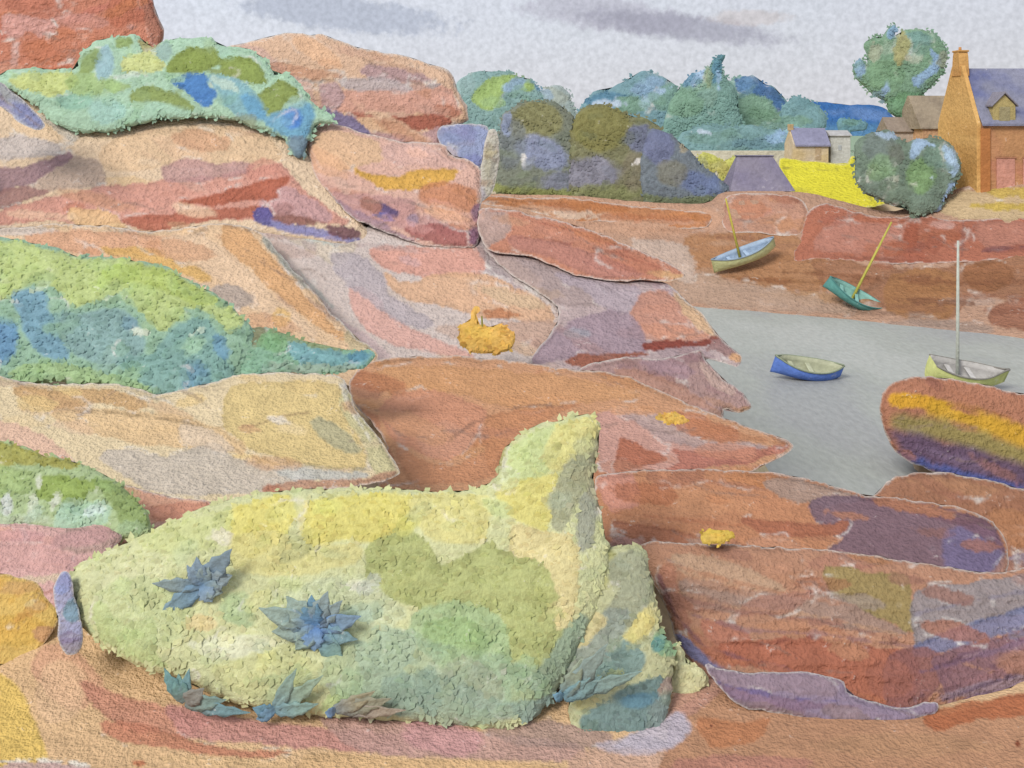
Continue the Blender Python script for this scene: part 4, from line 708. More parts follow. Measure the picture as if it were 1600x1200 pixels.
# big shrub of the foreground, three plants growing into one another
bush('shrub', [(112,945),(110,905),(128,882),(165,862),(240,828),(300,800),(370,776),(470,765),(590,762),(660,768),(720,766),(760,758),(776,742),(784,712),(800,690),(825,672),(858,660),(895,649),(925,650),(937,668),(932,700),(927,735),(932,775),(940,815),(950,850),(950,900),(930,960),(905,1010),(880,1060),(850,1110),(800,1140),(740,1138),(650,1128),(520,1118),(430,1110),(340,1090),(290,1065),(230,1045),(180,1020),(140,990),(120,968)], 9.0, 10.6, '#cdd197', [('p',[(800,700),(850,668),(900,658),(900,700),(860,740),(810,760),(795,730)],'#bfcf86',.85,6),('p',[(870,665),(932,652),(935,680),(905,720),(870,740),(850,720)],'#d8d077',.85,6),('p',[(780,760),(860,740),(880,760),(850,830),(790,800)],'#d8cd5c',.8,7),
    ('p',[(878,730),(905,708),(922,725),(915,760),(900,790),(880,830),(860,820),(865,780)],'#a7aa86',.93,3),('p',[(905,780),(930,760),(932,800),(925,850),(905,860),(900,820)],'#a2a694',.9,3),('e',(942,780,12,18,0),'#b5a27c',.85),('p',[(790,690),(782,730),(775,760),(768,735)],'#a69d52',.8),
    ('p',[(800,820),(850,830),(900,850),(900,960),(860,1000),(800,900)],'#ddce8b',.9,4),('e',(925,700,12,14,0),'#d5b997',.7),
    ('p',[(370,790),(450,775),(455,820),(420,860),(380,870),(350,830)],'#dfd254',.78,7),('p',[(475,790),(560,772),(640,775),(645,830),(600,850),(540,845),(480,850)],'#ddd04f',.78,8),
    ('p',[(640,775),(760,775),(770,800),(750,850),(700,850),(660,835)],'#d8d07a',.85,6),('p',[(360,840),(430,830),(480,850),(560,850),(560,880),(460,900),(370,890)],'#d3cb7a',.8,7),
    ('p',[(210,840),(300,810),(360,800),(350,850),(260,865)],'#c6ce83',.75,7),
    ('p',[(570,860),(590,840),(640,828),(670,845),(690,880),(740,860),(770,848),(800,870),(850,880),(870,930),(870,985),(905,970),(905,1010),(870,1070),(820,1110),(790,1080),(780,1000),(740,990),(680,960),(650,950),(600,930),(570,900)],'#b0b96c',.93,2.5),
    ('p',[(640,960),(700,940),(780,960),(800,1040),(790,1100),(730,1100),(690,1040),(650,1010)],'#a3c08a',.85,6),('p',[(660,970),(720,965),(760,990),(740,1030),(690,1030),(665,1000)],'#9bbc79',.85,5),
    ('p',[(150,940),(170,950),(200,975),(240,960),(245,1020),(270,1045),(240,1040),(180,1015),(150,985)],'#b6c67f',.88),('e',(370,950,26,26,0),'#b9cf95',.8,5),('p',[(130,900),(200,870),(260,870),(240,920),(160,930)],'#cbcf99',.7,6),
    ('p',[(330,1040),(420,1020),(480,1030),(520,1060),(450,1090),(370,1085)],'#c9cc8a',.8,5),('e',(310,975,26,14,0),'#e0cb8d',.85,5),('p',[(300,1000),(400,990),(430,1010),(360,1030),(310,1020)],'#dde0bd',.85,5),
    ('p',[(440,930),(520,900),(580,900),(600,930),(640,960),(600,980),(560,985),(500,950)],'#c9d3a6',.8,6),('e',(560,915,26,8,0),'#e4e3d0',.8,4),('p',[(560,990),(640,985),(650,1030),(600,1060),(560,1040)],'#c5d7b5',.85,4),
    ('p',[(520,1060),(580,1040),(640,1050),(660,1090),(640,1120),(560,1115),(520,1090)],'#a8b797',.85,7),('p',[(540,1040),(570,1060),(545,1100),(500,1110),(520,1080)],'#b9cf84',.8,4),
    ('p',[(695,1055),(705,1035),(735,1028),(765,1045),(782,1065),(775,1100),(740,1105),(705,1085)],'#a9a284',.92,2.5),('p',[(655,1050),(680,1045),(690,1090),(670,1120),(650,1095)],'#93a592',.85,3),('p',[(720,1110),(755,1110),(760,1135),(730,1135)],'#bccd8c',.85),
    ('e',(350,840,18,12,0),'#e3dcc2',.8,3),('e',(300,1055,10,8,0),'#e9dfd3',.8,2),('s',(6,[(468,780),(470,820),(466,850)]),'#dcd8a8',.7,3),('e',(440,1060,50,9,-6),'#b3c288',.7,4),('e',(200,905,50,14,-10),'#cfd29e',.7,6),('p',[(830,1060),(870,1000),(905,960),(925,980),(915,1030),(880,1090),(840,1100)],'#93ac94',.85,7),('p',[(800,1100),(860,1085),(900,1060),(900,1120),(840,1138)],'#7f9e98',.85,6),('e',(820,1050,20,30,20),'#9cbb88',.7,6),('e',(925,740,10,40,0),'#b0ab88',.7,4),('p',[(540,1000),(620,980),(700,1010),(800,1030),(860,1060),(800,1120),(680,1115),(560,1100),(500,1050)],'#97b394',.6,12),('p',[(600,1060),(700,1050),(760,1090),(820,1110),(740,1135),(620,1120)],'#88a595',.6,8),('e',(560,960,40,16,-10),'#a5bfa6',.6,6),('e',(420,1000,40,10,0),'#d9dcae',.6,4),('p',[(150,930),(230,900),(300,950),(260,1010),(190,1000)],'#bccb8c',.55,8)],
    'huge spreading yellow-green shrub filling the foreground, dotted with blue spiky plants', 'shrub', R=80, size=13, step=3.8, bulge=.35, stem=[(400,1085,402,1000,12),(650,1110,648,1030,12)], vary=.05, tilt=.35)
bush('shrub', [(885,1160),(890,1090),(870,1060),(895,990),(905,900),(905,862),(950,855),(1004,856),(1016,900),(1026,945),(1035,985),(1052,1010),(1050,1060),(1038,1130),(1000,1165),(940,1165)], 8.95, 10.0, '#b8ba8a', [
    ('p',[(908,862),(960,860),(970,900),(950,920),(910,915)],'#acac68',.88,4),('p',[(950,875),(1002,862),(1022,930),(1010,970),(960,990),(930,980),(960,930)],'#9da284',.92,4),('p',[(905,990),(950,950),(985,960),(960,1010),(900,1060),(870,1085),(880,1040)],'#94a093',.9,4),
    ('p',[(900,960),(935,955),(950,975),(910,1010),(895,1000)],'#ddcd8b',.88,3),('p',[(975,990),(1010,950),(1024,965),(1015,990),(985,1010)],'#ddcf76',.92,3),('p',[(870,1090),(900,1060),(960,1010),(985,1000),(1010,1030),(990,1060),(940,1080),(900,1095)],'#789a96',.92,4),
    ('p',[(905,1120),(950,1090),(1000,1065),(1045,1060),(1045,1100),(1020,1150),(970,1160),(920,1150)],'#68898a',.92,5),('e',(1000,1095,26,12,-10),'#4f8196',.85,6),('e',(1040,1005,20,22,0),'#86b080',.88,4),('e',(1030,1008,10,12,0),'#5d9a98',.9,4),('e',(915,1100,26,8,-12),'#d3c982',.9,3),('e',(960,1055,18,7,-20),'#b5c07e',.8,3),('e',(1030,1125,20,30,0),'#839691',.8,5),
    ('p',[(1040,1062),(1066,1052),(1062,1075),(1030,1085)],'#b59b8c',.9)],
    'darker shrub with teal and grey-green leaves at the right end of the foreground foliage', 'shrub', bulge=.35, R=45, size=12, step=4, stem=[(960,1140,958,1080,9),(1000,1140,1004,1080,8)], vary=.06)
bush('shrub', [(1046,1150),(1044,1080),(1052,1040),(1058,1005),(1075,1035),(1105,1050),(1098,1080),(1070,1120),(1062,1155)], 9.35, 9.6, '#d0cf9a', [('e',(1070,1080,14,30,10),'#d8d59c',.8,4)],
    'narrow pale cream-green bush between the dark shrub and the rust layered boulder', 'shrub', R=20, size=9, step=3.6, stem=[(1056,1165,1056,1120,4)])
# blue spiky plants: broad pointed blades fanning from one heart
def spiky(cx, cy, Y, blades, label, heart=(18,'#6288b0')):
    o = P3(cx, cy + 12, Y); root = empty('spiky_plant', o); tag(root, label, 'plant', 'blue spiky plants in the foreground shrub')
    s = Y / F
    for (ang, ln, wd, col) in blades:
        a = math.radians(ang); V = []; n = 9
        up = Vector((math.cos(a), 0, math.sin(a))); side = Vector((-math.sin(a), 0, math.cos(a)))
        for i in range(n):
            t = i / (n - 1); w = wd * (math.sin(math.pi * min(1, t * .78 + .16)) ** .8) * (1 - t ** 5) + .2
            c = P3(cx, cy, Y) + up * (ln * t * s) + Vector((0, -1, 0)) * (s * (2 + 7 * math.sin(t * 2.2))) + side * (math.sin(t * 3 + ang) * 1.2 * s)
            for q in (-1, -.5, 0, .5, 1):
                wob = 1 + .22 * math.sin(t * 23 + q * 5 + ang)
                V.append(c + side * (q * w * wob * s) + Vector((0, 1, 0)) * (s * (abs(q) * w * -.18)))
        nf = len(V); V2 = [v + Vector((0, 1.6 * s, 0)) for v in V]; Fc = []
        for i in range(n - 1):
            for q in range(4):
                k = i * 5 + q; Fc.append((k, k + 1, k + 6, k + 5)); Fc.append((k + nf, k + 5 + nf, k + 6 + nf, k + 1 + nf))
            Fc.append((i*5, i*5+5, i*5+5+nf, i*5+nf)); Fc.append((i*5+4, i*5+4+nf, i*5+9+nf, i*5+9))
        V = V + V2
        c = np.tile(np.array(C(col)), (len(V), 1)); tt = np.array([(k % nf) // 5 / (n - 1) for k in range(len(V))])
        hc = np.array(C(heart[1])); m = np.clip(1 - tt * 1.8, 0, 1)[:, None] * .7
        c = c * (1 - m) + hc * m; c *= 1 + .05 * rng.normal(size=(len(V), 1))
        link_mesh('blade', [tuple(v) for v in V], Fc, depth_mat('spiky_leaf', Y, bump=.35), c, root)
B1, B2, B3 = '#8a9da0', '#869cae', '#96aca4'
spiky(318, 912, 9.5, [(178,78,11,B1),(215,82,14,'#7e9aa8'),(100,46,13,B2),(128,40,10,B2),(75,38,12,B1),(52,74,17,'#7f93a0'),(20,50,16,'#8798a0'),(-20,34,15,B1),(-55,30,14,B2)], 'blue-grey spiky plant highest of the three on the left of the foreground shrub')
spiky(492, 978, 9.27, [(160,92,17,B3),(185,66,18,B3),(130,66,20,B3),(95,52,16,'#6f97b0'),(70,62,15,B1),(45,62,14,B1),(15,76,15,'#7d99b3'),(-15,70,14,'#7d9fa8'),(-48,76,16,'#83a5a0'),(-90,36,16,'#7a98b8'),(-130,44,16,B3)], 'largest blue-grey spiky plant with a bright blue heart in the foreground shrub', heart=(20,'#4f80c4'))
spiky(290, 1096, 9.03, [(118,64,11,'#6e999c'),(100,48,13,'#719a98'),(82,56,9,'#7299a0'),(40,40,14,'#8a8a84'),(5,66,12,'#7f9a94'),(-8,104,10,'#7498a0')], 'teal spiky plant at the lower left edge of the foreground shrub', heart=(14,'#80807c'))
spiky(430, 1108, 9.0, [(170,34,11,'#6b93a8'),(200,30,9,'#7295b0'),(62,76,11,'#8ba59a'),(36,96,12,'#93aa96'),(10,70,11,'#85a39c')], 'slanting grey-teal spiky plant at the bottom of the foreground shrub', heart=(14,'#6f93a8'))
spiky(525, 1108, 8.98, [(14,90,13,'#94937e'),(28,70,12,'#9c967c'),(182,16,8,'#6f8db0'),(2,110,10,'#a09484')], 'flat brownish spiky plant lying along the bottom edge of the foreground shrub', heart=(14,'#7a8b98'))
spiky(880, 1088, 8.97, [(52,110,15,'#8a9c96'),(30,70,13,'#7d9c9c'),(20,130,12,'#87a09a'),(160,18,8,'#6d95ac'),(66,70,13,'#93a08c')], 'grey-blue spiky plant raked to the right inside the darker foreground shrub', heart=(16,'#6590a6'))

# ------------------------------------------------------------------ buildings
def box_mesh(name, x0, x1, y0, y1, z0, z1, col, parent, M=None, mat='limewash', stains=None, seg=.35):
    """subdivided box; local coordinates through M to the world; soft stains in the wash"""
    bm = bmesh.new(); bmesh.ops.create_cube(bm, size=1)
    for v in bm.verts: v.co = Vector(((x0 + x1) / 2 + v.co.x * (x1 - x0), (y0 + y1) / 2 + v.co.y * (y1 - y0), (z0 + z1) / 2 + v.co.z * (z1 - z0)))
    return fin_mesh(name, bm, col, parent, M, mat, seg)
def fin_mesh(name, bm, col, parent, M=None, mat='limewash', seg=.35, col2=None, bevel=.03):
    bm.normal_update()
    if bevel: bmesh.ops.bevel(bm, geom=list(bm.edges), offset=bevel, segments=1, affect='EDGES')
    for it in range(5):
        es = [e for e in bm.edges if e.calc_length() > seg * 2]
        if not es: break
        bmesh.ops.subdivide_edges(bm, edges=es, cuts=1, use_grid_fill=True)
    bmesh.ops.triangulate(bm, faces=[f for f in bm.faces if len(f.verts) > 4])
    V = np.array([tuple(v.co) for v in bm.verts]); Fc = [[v.index for v in f.verts] for f in bm.faces]
    a = fbm(V[:, 0] * .9 + V[:, 1] * .7, V[:, 2] * .9, 5)[:, None]; b = np.clip(fbm(V[:, 0] * .5 + V[:, 1] * .5 + 9, V[:, 2] * .6, 8) * 1.6, 0, 1)[:, None]
    c = np.tile(np.array(C(col)), (len(V), 1)) * (1 + .14 * a)
    if col2: c = c * (1 - b) + np.array(C(col2)) * b
    if M is not None: V = np.array([tuple(M @ Vector(v)) for v in V])
    bm.free()
    return link_mesh(name, V, Fc, depth_mat(mat, float(V[:, 1].mean()) or 60, bump=.3), c, parent, smooth=False)
def prism(name, pts, y0, y1, col, parent, M, mat='limewash', axis='y', seg=.35, col2=None, bevel=.03):
    """closed prism of a profile; axis y: profile in x,z"""
    bm = bmesh.new(); n = len(pts)
    mk = (lambda p, t: (p[0], t, p[1])) if axis == 'y' else (lambda p, t: (t, p[0], p[1]))
    A = [bm.verts.new(mk(p, y0)) for p in pts]; B = [bm.verts.new(mk(p, y1)) for p in pts]
    bm.faces.new(A[::-1]); bm.faces.new(B)
    for i in range(n): bm.faces.new((A[i], A[(i + 1) % n], B[(i + 1) % n], B[i]))
    bmesh.ops.recalc_face_normals(bm, faces=bm.faces)
    return fin_mesh(name, bm, col, parent, M, mat, seg, col2, bevel)
def frame_at(px, py, Y, rot):
    o = P3(px, py, Y); return o, Matrix.Translation(o) @ Matrix.Rotation(math.radians(rot), 4, 'Z')

# farmhouse: long front with slate roof running out of the picture, ochre gable with chimney on the left
o, M = frame_at(1532, 300, 82, 1)
h = empty('farmhouse', o); tag(h, 'ochre and orange farmhouse with slate-blue roof, dormer and tall gable chimney at the right edge', 'house')
Lh, D, E, R_ = 11.0, 7.0, 5.6, 10.4       # length, depth, eaves, ridge
prism('wall', [(0, -1.5), (D, -1.5), (D, E), (D/2, R_ - .25), (0, E)], 0.0, Lh, '#bf8d60', h, M, 'rendered_wall', axis='x', col2='#c07f66')
prism('gable_wall', [(-.12, -1.5), (D + .12, -1.5), (D + .12, E + .1), (D/2 + .9, R_ + .3), (D/2 - .9, R_ + .3), (-.12, E + .1)], -.35, -.004, '#dcae68', h, M, 'ochre_render', axis='x', col2='#cd9a55')
rf = prism('roof', [(-.35, E - .12), (-.35, E + .12), (D/2, R_ + .12), (D + .35, E + .12), (D + .35, E - .12), (D/2, R_ - .1)], .004, Lh + .4, '#85879c', h, M, 'slate_roof', axis='x', col2='#646b96')
ch = prism('chimney', [(D/2 - .8, R_ - .6), (D/2 + .8, R_ - .6), (D/2 + .6, R_ + 1.1), (D/2 + .45, R_ + 1.6), (D/2 - .45, R_ + 1.6), (D/2 - .6, R_ + 1.1)], -.42, .4, '#d6a560', h, M, 'ochre_render', axis='x', col2='#c48f50')
box_mesh('chimney_cap', -.47, .45, D/2 - .62, D/2 + .62, R_ + 1.5, R_ + 1.66, '#c79550', ch, M)
tube('chimney_pot', [M @ Vector((-.05, D/2, R_ + 1.55)), M @ Vector((-.05, D/2, R_ + 1.95))], [.14, .12], '#c98f52', ch)
for xd in (1.95, 6.6):
    dm = prism('dormer', [(xd - .95, E - .1), (xd + .95, E - .1), (xd + .95, E + 1.6), (xd, E + 2.55), (xd - .95, E + 1.6)], -.12, 2.4, '#b3a26a', h, M, 'limewash', col2='#a39563')
    box_mesh('window', xd - .45, xd + .45, -.2, -.125, E + .3, E + 1.5, '#9b916c', dm, M, seg=.3)
    prism('dormer_roof', [(xd - 1.12, E + 1.5), (xd - 1.12, E + 1.66), (xd, E + 2.8), (xd + 1.12, E + 1.66), (xd + 1.12, E + 1.5), (xd, E + 2.62)], -.3, 2.3, '#8a8794', dm, M, 'slate_roof')
box_mesh('corner_pilaster', -.05, .75, -.22, -.004, -1.0, E - .3, '#b5753f', h, M, 'rust_render')
for xd, w, z0, z1 in ((2.1, 1.1, .2, 2.8), (3.9, .5, .2, 2.8)):
    f = box_mesh('window_shutter' if w < 1 else 'door', xd - w * .7, xd + w * .7, -.1, -.003, z0, z1, '#c98f7e', h, M, 'painted_boards')
    box_mesh('frame', xd - w * .8, xd + w * .8, -.14, -.102, z1, z1 + .14, '#b07a5c', f, M)
for xd in (6.6, 9.4):
    f = box_mesh('window', xd - .5, xd + .5, -.08, -.003, 1.6, 3.1, '#9a8f92', h, M, 'window_glass'); box_mesh('frame', xd - .6, xd + .6, -.12, -.082, 1.45, 1.6, '#b07a5c', f, M)
# low wing behind the gable
o, M = frame_at(1442, 262, 96, 4)
h = empty('barn', o); tag(h, 'low brown-roofed barn between the tall tree and the farmhouse gable', 'barn')
box_mesh('wall', 0, 3.6, 0, 5, -2, 4.1, '#cfa47c', h, M, 'rendered_wall')
prism('roof', [(-.2, 3.9), (2.4, 7.1), (2.6, 7.1), (5.2, 3.9), (5.2, 3.75), (-.2, 3.75)], -.3, 3.75, '#a2937d', h, M, 'old_tiles', axis='x', col2='#8a7c6b')
box_mesh('window', 1.2, 2.2, -.06, -.003, 1.4, 2.6, '#a08a78', h, M)
o, M = frame_at(1392, 250, 98, 0)
h = empty('shed', o); tag(h, 'low grey-brown shed under the crown of the tall tree', 'shed')
box_mesh('wall', 0, 3.4, 0, 3, -2, 3.0, '#b9aa9b', h, M, 'rendered_wall', )
prism('roof', [(-.2, 2.9), (1.5, 4.3), (3.2, 2.9), (3.2, 2.75), (-.2, 2.75)], -.3, 3.7, '#97887a', h, M, 'old_tiles', axis='x')
# white cottage
o, M = frame_at(1240, 250, 118, 0)
h = empty('cottage', o); tag(h, 'small white cottage with a grey-violet roof above the yellow meadow', 'house')
prism('wall', [(0, -1), (4, -1), (4, 1.9), (2, 3.6), (0, 1.9)], 0, 4.2, '#d0b98c', h, M, 'limewash', axis='x', col2='#cdbfae')
prism('roof', [(-.25, 1.6), (-.25, 1.85), (2, 3.85), (4.25, 1.85), (4.25, 1.6), (2, 3.65)], .15, 4.4, '#8f8fab', h, M, 'slate_roof', axis='x')
box_mesh('door', 2.6, 3.3, -.06, -.003, 0, 1.7, '#b8a080', h, M)
ch = box_mesh('chimney', -.1, .5, 1.7, 2.3, 3.5, 4.3, '#c0a67c', h, M); 
o, M = frame_at(1298, 250, 119, 0)
h = empty('cottage', o); tag(h, 'pale white-walled cottage end beside the grey-violet roofed cottage', 'house')
box_mesh('wall', 0, 2.4, 0, 3, -1, 3.0, '#c8c9c3', h, M, 'limewash')
prism('roof', [(-.2, 3.0), (1.5, 3.6), (3.2, 3.0), (3.2, 2.88), (-.2, 2.88)], -.15, 2.55, '#b9b8b8', h, M, 'old_tiles', axis='x')
box_mesh('window', .9, 1.3, -.06, -.003, 1.2, 1.8, '#b3b8bb', h, M)
# slate roofed hut
o, M = frame_at(1143, 314, 88, 0)
h = empty('hut', o); tag(h, 'squat hut with a big hipped slate-violet roof between the yellow bush and the yellow meadow', 'hut')
box_mesh('wall', .15, 5.4, .3, 4, -1, 1.0, '#b9a79c', h, M, 'rendered_wall')
bm = bmesh.new(); vs = [bm.verts.new(p) for p in [(-.1, 0, .85), (5.75, 0, .85), (5.75, 4.4, .85), (-.1, 4.4, .85), (.95, 1.9, 3.9), (4.2, 1.9, 3.9), (4.2, 2.5, 3.9), (.95, 2.5, 3.9)]]
for f in ((3, 2, 1, 0), (4, 5, 6, 7), (0, 1, 5, 4), (1, 2, 6, 5), (2, 3, 7, 6), (3, 0, 4, 7)): bm.faces.new([vs[i] for i in f])
bmesh.ops.recalc_face_normals(bm, faces=bm.faces); fin_mesh('roof', bm, '#8c8698', h, M, 'slate_roof', .3, '#827c95')
box_mesh('ridge', .85, 4.3, 1.8, 2.6, 3.9, 4.02, '#77738a', h, M)
box_mesh('door', 2.4, 3.2, .22, .296, -1, .8, '#9b8578', h, M)
# cream wall behind the bush and hut
o, M = frame_at(1080, 252, 125, 0)
w = box_mesh('garden_wall', 0, 13, 0, .5, -2, 1.35, '#d0cbb8', None, M, 'limewash'); tag(w, 'low cream garden wall in front of the teal band of trees', 'wall')

# ------------------------------------------------------------------ boats
def boat(px, py, Y, length, beam, depth, heading, heel, pitch, hullcol, incol, rimcol, label, mast=None, cat='boat', name='dinghy', double=False):
    o = P3(px, py, Y); root = empty(name, o); tag(root, label, cat)
    M = Matrix.Translation(o) @ Matrix.Rotation(math.radians(heading), 4, 'Z') @ Matrix.Rotation(math.radians(pitch), 4, 'Y') @ Matrix.Rotation(math.radians(heel), 4, 'X')
    N, K = 22, 12; outer = []; inner = []
    def sect(t, q, sh):       # t along 0..1 stern->bow, q -1..1 across
        w = beam / 2 * (1 - abs(2 * t - .86) ** 2.6 * .55) * (1 - max(0, (t - .45) / .55) ** 2.4 * .96)
        if double: w = beam / 2 * max(0, 1 - abs(2 * t - 1.02) ** 2.3)
        w = max(w, .02) - sh * min(1, w / .3)
        sheer = depth * (1 + .35 * (2 * t - .9) ** 2); keel = depth * .55 * max(0, (t - .72) / .28) ** 2
        a = q * math.pi / 2
        return Vector(((t - .5) * length, math.sin(a) * w * (1 - .0), keel + sh + (sheer - keel - sh * 0) * (1 - math.cos(a) ** .75)))
    V = [];
    for sh in (0, .05):
        for i in range(N + 1):
            for k in range(K + 1): V.append(M @ sect(i / N * (1 - sh * .4) + sh * .2, -1 + 2 * k / K, sh))
    n1 = (N + 1) * (K + 1); Fc = []
    for i in range(N):
        for k in range(K):
            a = i * (K + 1) + k; b = a + K + 1
            Fc.append((a, b, b + 1, a + 1)); Fc.append((a + n1, a + 1 + n1, b + 1 + n1, b + n1))
        for k in (0, K):
            a = i * (K + 1) + k; b = a + K + 1; Fc.append((a, a + n1, b + n1, b) if k == 0 else (a, b, b + n1, a + n1))
    for i in (0, N):
        r = [i * (K + 1) + k for k in range(K + 1)]
        for k in range(K): Fc.append((r[k], r[k+1], r[k+1] + n1, r[k] + n1) if i == 0 else (r[k], r[k] + n1, r[k+1] + n1, r[k+1]))
        Fc.append(tuple(r) if i == 0 else tuple(r[::-1]))
    Va = np.array([tuple(v) for v in V])
    c = np.tile(np.array(C(hullcol)), (len(Va), 1)); c[n1:] = C(incol)
    c *= (1 + .12 * fbm(Va[:, 0] * 3, Va[:, 2] * 5, 4))[:, None]
    hl = link_mesh('hull', Va, Fc, depth_mat('painted_hull', Y, bump=.2), c, root)
    for sgn in (-1, 1):
        tube('gunwale', [M @ (sect(i / 16, sgn, 0) + Vector((0, 0, .02))) for i in range(17)], [.045] * 17, rimcol, root)
    for t in (.28, .55):
        a, b = sect(t, -.75, .05), sect(t, .75, .05); z = depth * .68
        box_mesh('thwart', a.x - .14, a.x + .14, -abs(a.y) * .98, abs(a.y) * .98, z, z + .05, incol, root, M, seg=.3)
    if mast:
        base, top, r, mc = mast
        b = M @ Vector(base); t_ = P3(*top)
        mm = tube('mast', [b, b.lerp(t_, .5), t_], [r, r * .85, r * .6], mc, root, n=8)
    return root, M
boat(1256, 590, 53.6, 3.9, 1.5, .8, 6, 20, 11, '#6488de', '#bcc0a4', '#8f9a82', 'bright blue dinghy with olive interior lying on the grey water', double=True)
boat(1505, 600, 51.2, 4.1, 1.5, .9, 4, 24, 9, '#cdd388', '#c3c1bf', '#8b8882', 'pale lime and white boat with upright grey mast floating behind the striped rock', mast=((-.35, 0, .1), (1497, 376, 51.4), .1, '#c6ccc2'), name='sailing_boat')
yt_ = float(SY(1330, 470)) - .9
boat(1328, 472, yt_, 4.5, 2.0, .75, -4, 24, 30, '#5b9a95', '#8cc0b6', '#4c8583', 'teal boat stranded on the mud, tipped on its side with a leaning yellow mast', mast=((.1, .3, .1), (1393, 347, yt_ + 1.2), .11, '#bdb650'), name='sailing_boat', double=True)
yp = float(SY(1165, 417)) - .7
boat(1165, 410, yp, 5.3, 1.6, .95, 4, 18, -18, '#cdd39c', '#a9bfd8', '#8d9fb0', 'pale blue and cream boat stranded on the brown shore under a short yellow mast', mast=((-.3, .2, .1), (1134, 310, yp + .8), .11, '#b9ac45'), name='sailing_boat', double=True)

# ------------------------------------------------------------------ sandy foreground, water, ground under everything
sand = solid('sandy_ground', [(-120,1030),(0,1040),(60,990),(95,965),(140,970),(200,990),(300,1010),(420,1030),(600,1050),(800,1060),(1000,1070),(1100,1060),(1200,1090),(1300,1110),(1450,1105),(1560,1080),(1720,1050),(1720,1340),(-120,1340)],
    7.2, 10.4, '#dfb98c', [
    ('p',[(-60,1050),(10,1060),(40,1090),(60,1140),(70,1200),(-60,1220)],'#e4c162',.9,6),('p',[(60,1010),(110,1005),(150,1050),(160,1090),(110,1110),(70,1080),(50,1050)],'#dfab8b',.85,5),('e',(95,1080,40,50,20),'#e3bd96',.7,8),
    ('p',[(125,1065),(170,1080),(280,1110),(330,1125),(290,1150),(200,1140),(150,1110)],'#cd8f78',.88,4),('p',[(260,1100),(400,1125),(540,1140),(640,1150),(640,1175),(520,1170),(380,1160),(290,1150)],'#cb9088',.9,5),
    ('p',[(155,1130),(200,1125),(260,1140),(300,1160),(380,1172),(450,1175),(380,1185),(260,1170),(180,1155)],'#c98468',.88,3),
    ('p',[(500,1110),(560,1085),(660,1100),(720,1140),(800,1150),(900,1160),(900,1190),(740,1185),(600,1180),(520,1150)],'#c39b91',.9,4),('e',(690,1150,60,28,10),'#cc9797',.75,8),
    ('p',[(760,1130),(850,1125),(950,1140),(950,1165),(860,1170),(790,1160)],'#b3958a',.85,3),('p',[(900,1175),(1000,1165),(1060,1170),(1040,1210),(900,1215)],'#d3aa93',.85),
    ('p',[(480,1180),(600,1185),(760,1190),(860,1200),(860,1260),(460,1260)],'#ddb583',.8,4),
    ('p',[(1060,1110),(1120,1075),(1200,1100),(1350,1120),(1480,1115),(1600,1080),(1720,1060),(1720,1340),(1060,1340),(1040,1160)],'#b98867',.92,4),
    ('p',[(1090,1120),(1150,1130),(1200,1125),(1180,1160),(1110,1165)],'#bd7c52',.85,5),('p',[(1450,1110),(1560,1090),(1720,1065),(1720,1110),(1560,1120),(1460,1140)],'#b5683f',.88,4),('e',(1160,1195,110,16,0),'#bb8170',.8,5),
    ('p',[(1075,1055),(1130,1045),(1130,1080),(1060,1130),(1040,1120)],'#c39280',.85,4),
    ('p',[(1020,1130),(1060,1110),(1080,1140),(1050,1170),(1000,1170),(960,1165)],'#c2bccb',.85,6),('e',(1000,1165,60,14,0),'#c2b8c4',.8,5),('e',(1100,1050,20,12,-20),'#c3b5bd',.8,4),
    ('p',[(0,1195),(60,1190),(120,1197),(180,1215),(0,1220)],'#c9a9a6',.9,2),('s',(4,[(0,1190),(70,1187),(140,1196)]),'#ece4d6',.9,2),
    ('e',(1400,1165,140,18,0),'#b58a66',.7,6),('e',(1111,1134,3,4,0),'#6b2f22',.95,1.5),('e',(1590,1162,4,4,0),'#8a4426',.95,1.5),('e',(222,1193,9,4,0),'#c06a45',.8,2),('s',(2,[(790,1190),(800,1165),(810,1140)]),'#a88a78',.5,2),('e',(350,1190,120,8,4),'#e0bb8a',.7,4)],
    R=40, ground=False, rim=0, thick=1.2, relief=.5, bulge=.25, step=4)
tag(sand, kind='structure')
sel = np.array([tuple(sand.matrix_basis @ v.co) for v in sand.data.vertices][::60]); 

# water: one sheet of the bay
me = bpy.data.meshes.new('water'); n = 60
xs = np.linspace(-30, 190, n); ys = np.linspace(30, 90, n)
gx, gy = np.meshgrid(xs, ys); V = np.stack([gx.ravel(), gy.ravel(), 0 * gx.ravel()], 1)
Fc = [(i * n + k, i * n + k + 1, (i + 1) * n + k + 1, (i + 1) * n + k) for i in range(n - 1) for k in range(n - 1)]
m = bpy.data.materials.new('grey_water'); m.use_nodes = True; nt = m.node_tree; b = nt.nodes['Principled BSDF']; LL = nt.links.new
b.inputs['Roughness'].default_value = .55; b.inputs['Specular IOR Level'].default_value = .15
tc = nt.nodes.new('ShaderNodeTexCoord'); mp = nt.nodes.new('ShaderNodeMapping'); mp.inputs['Scale'].default_value = (1, .45, 1); LL(tc.outputs['Object'], mp.inputs[0])
a1 = nt.nodes.new('ShaderNodeTexNoise'); a1.inputs['Scale'].default_value = .16; a1.inputs['Detail'].default_value = 5; LL(mp.outputs[0], a1.inputs[0])
a2 = nt.nodes.new('ShaderNodeTexNoise'); a2.inputs['Scale'].default_value = 3.6; a2.inputs['Detail'].default_value = 3; LL(mp.outputs[0], a2.inputs[0])
r1 = nt.nodes.new('ShaderNodeValToRGB'); LL(a1.outputs[0], r1.inputs[0])
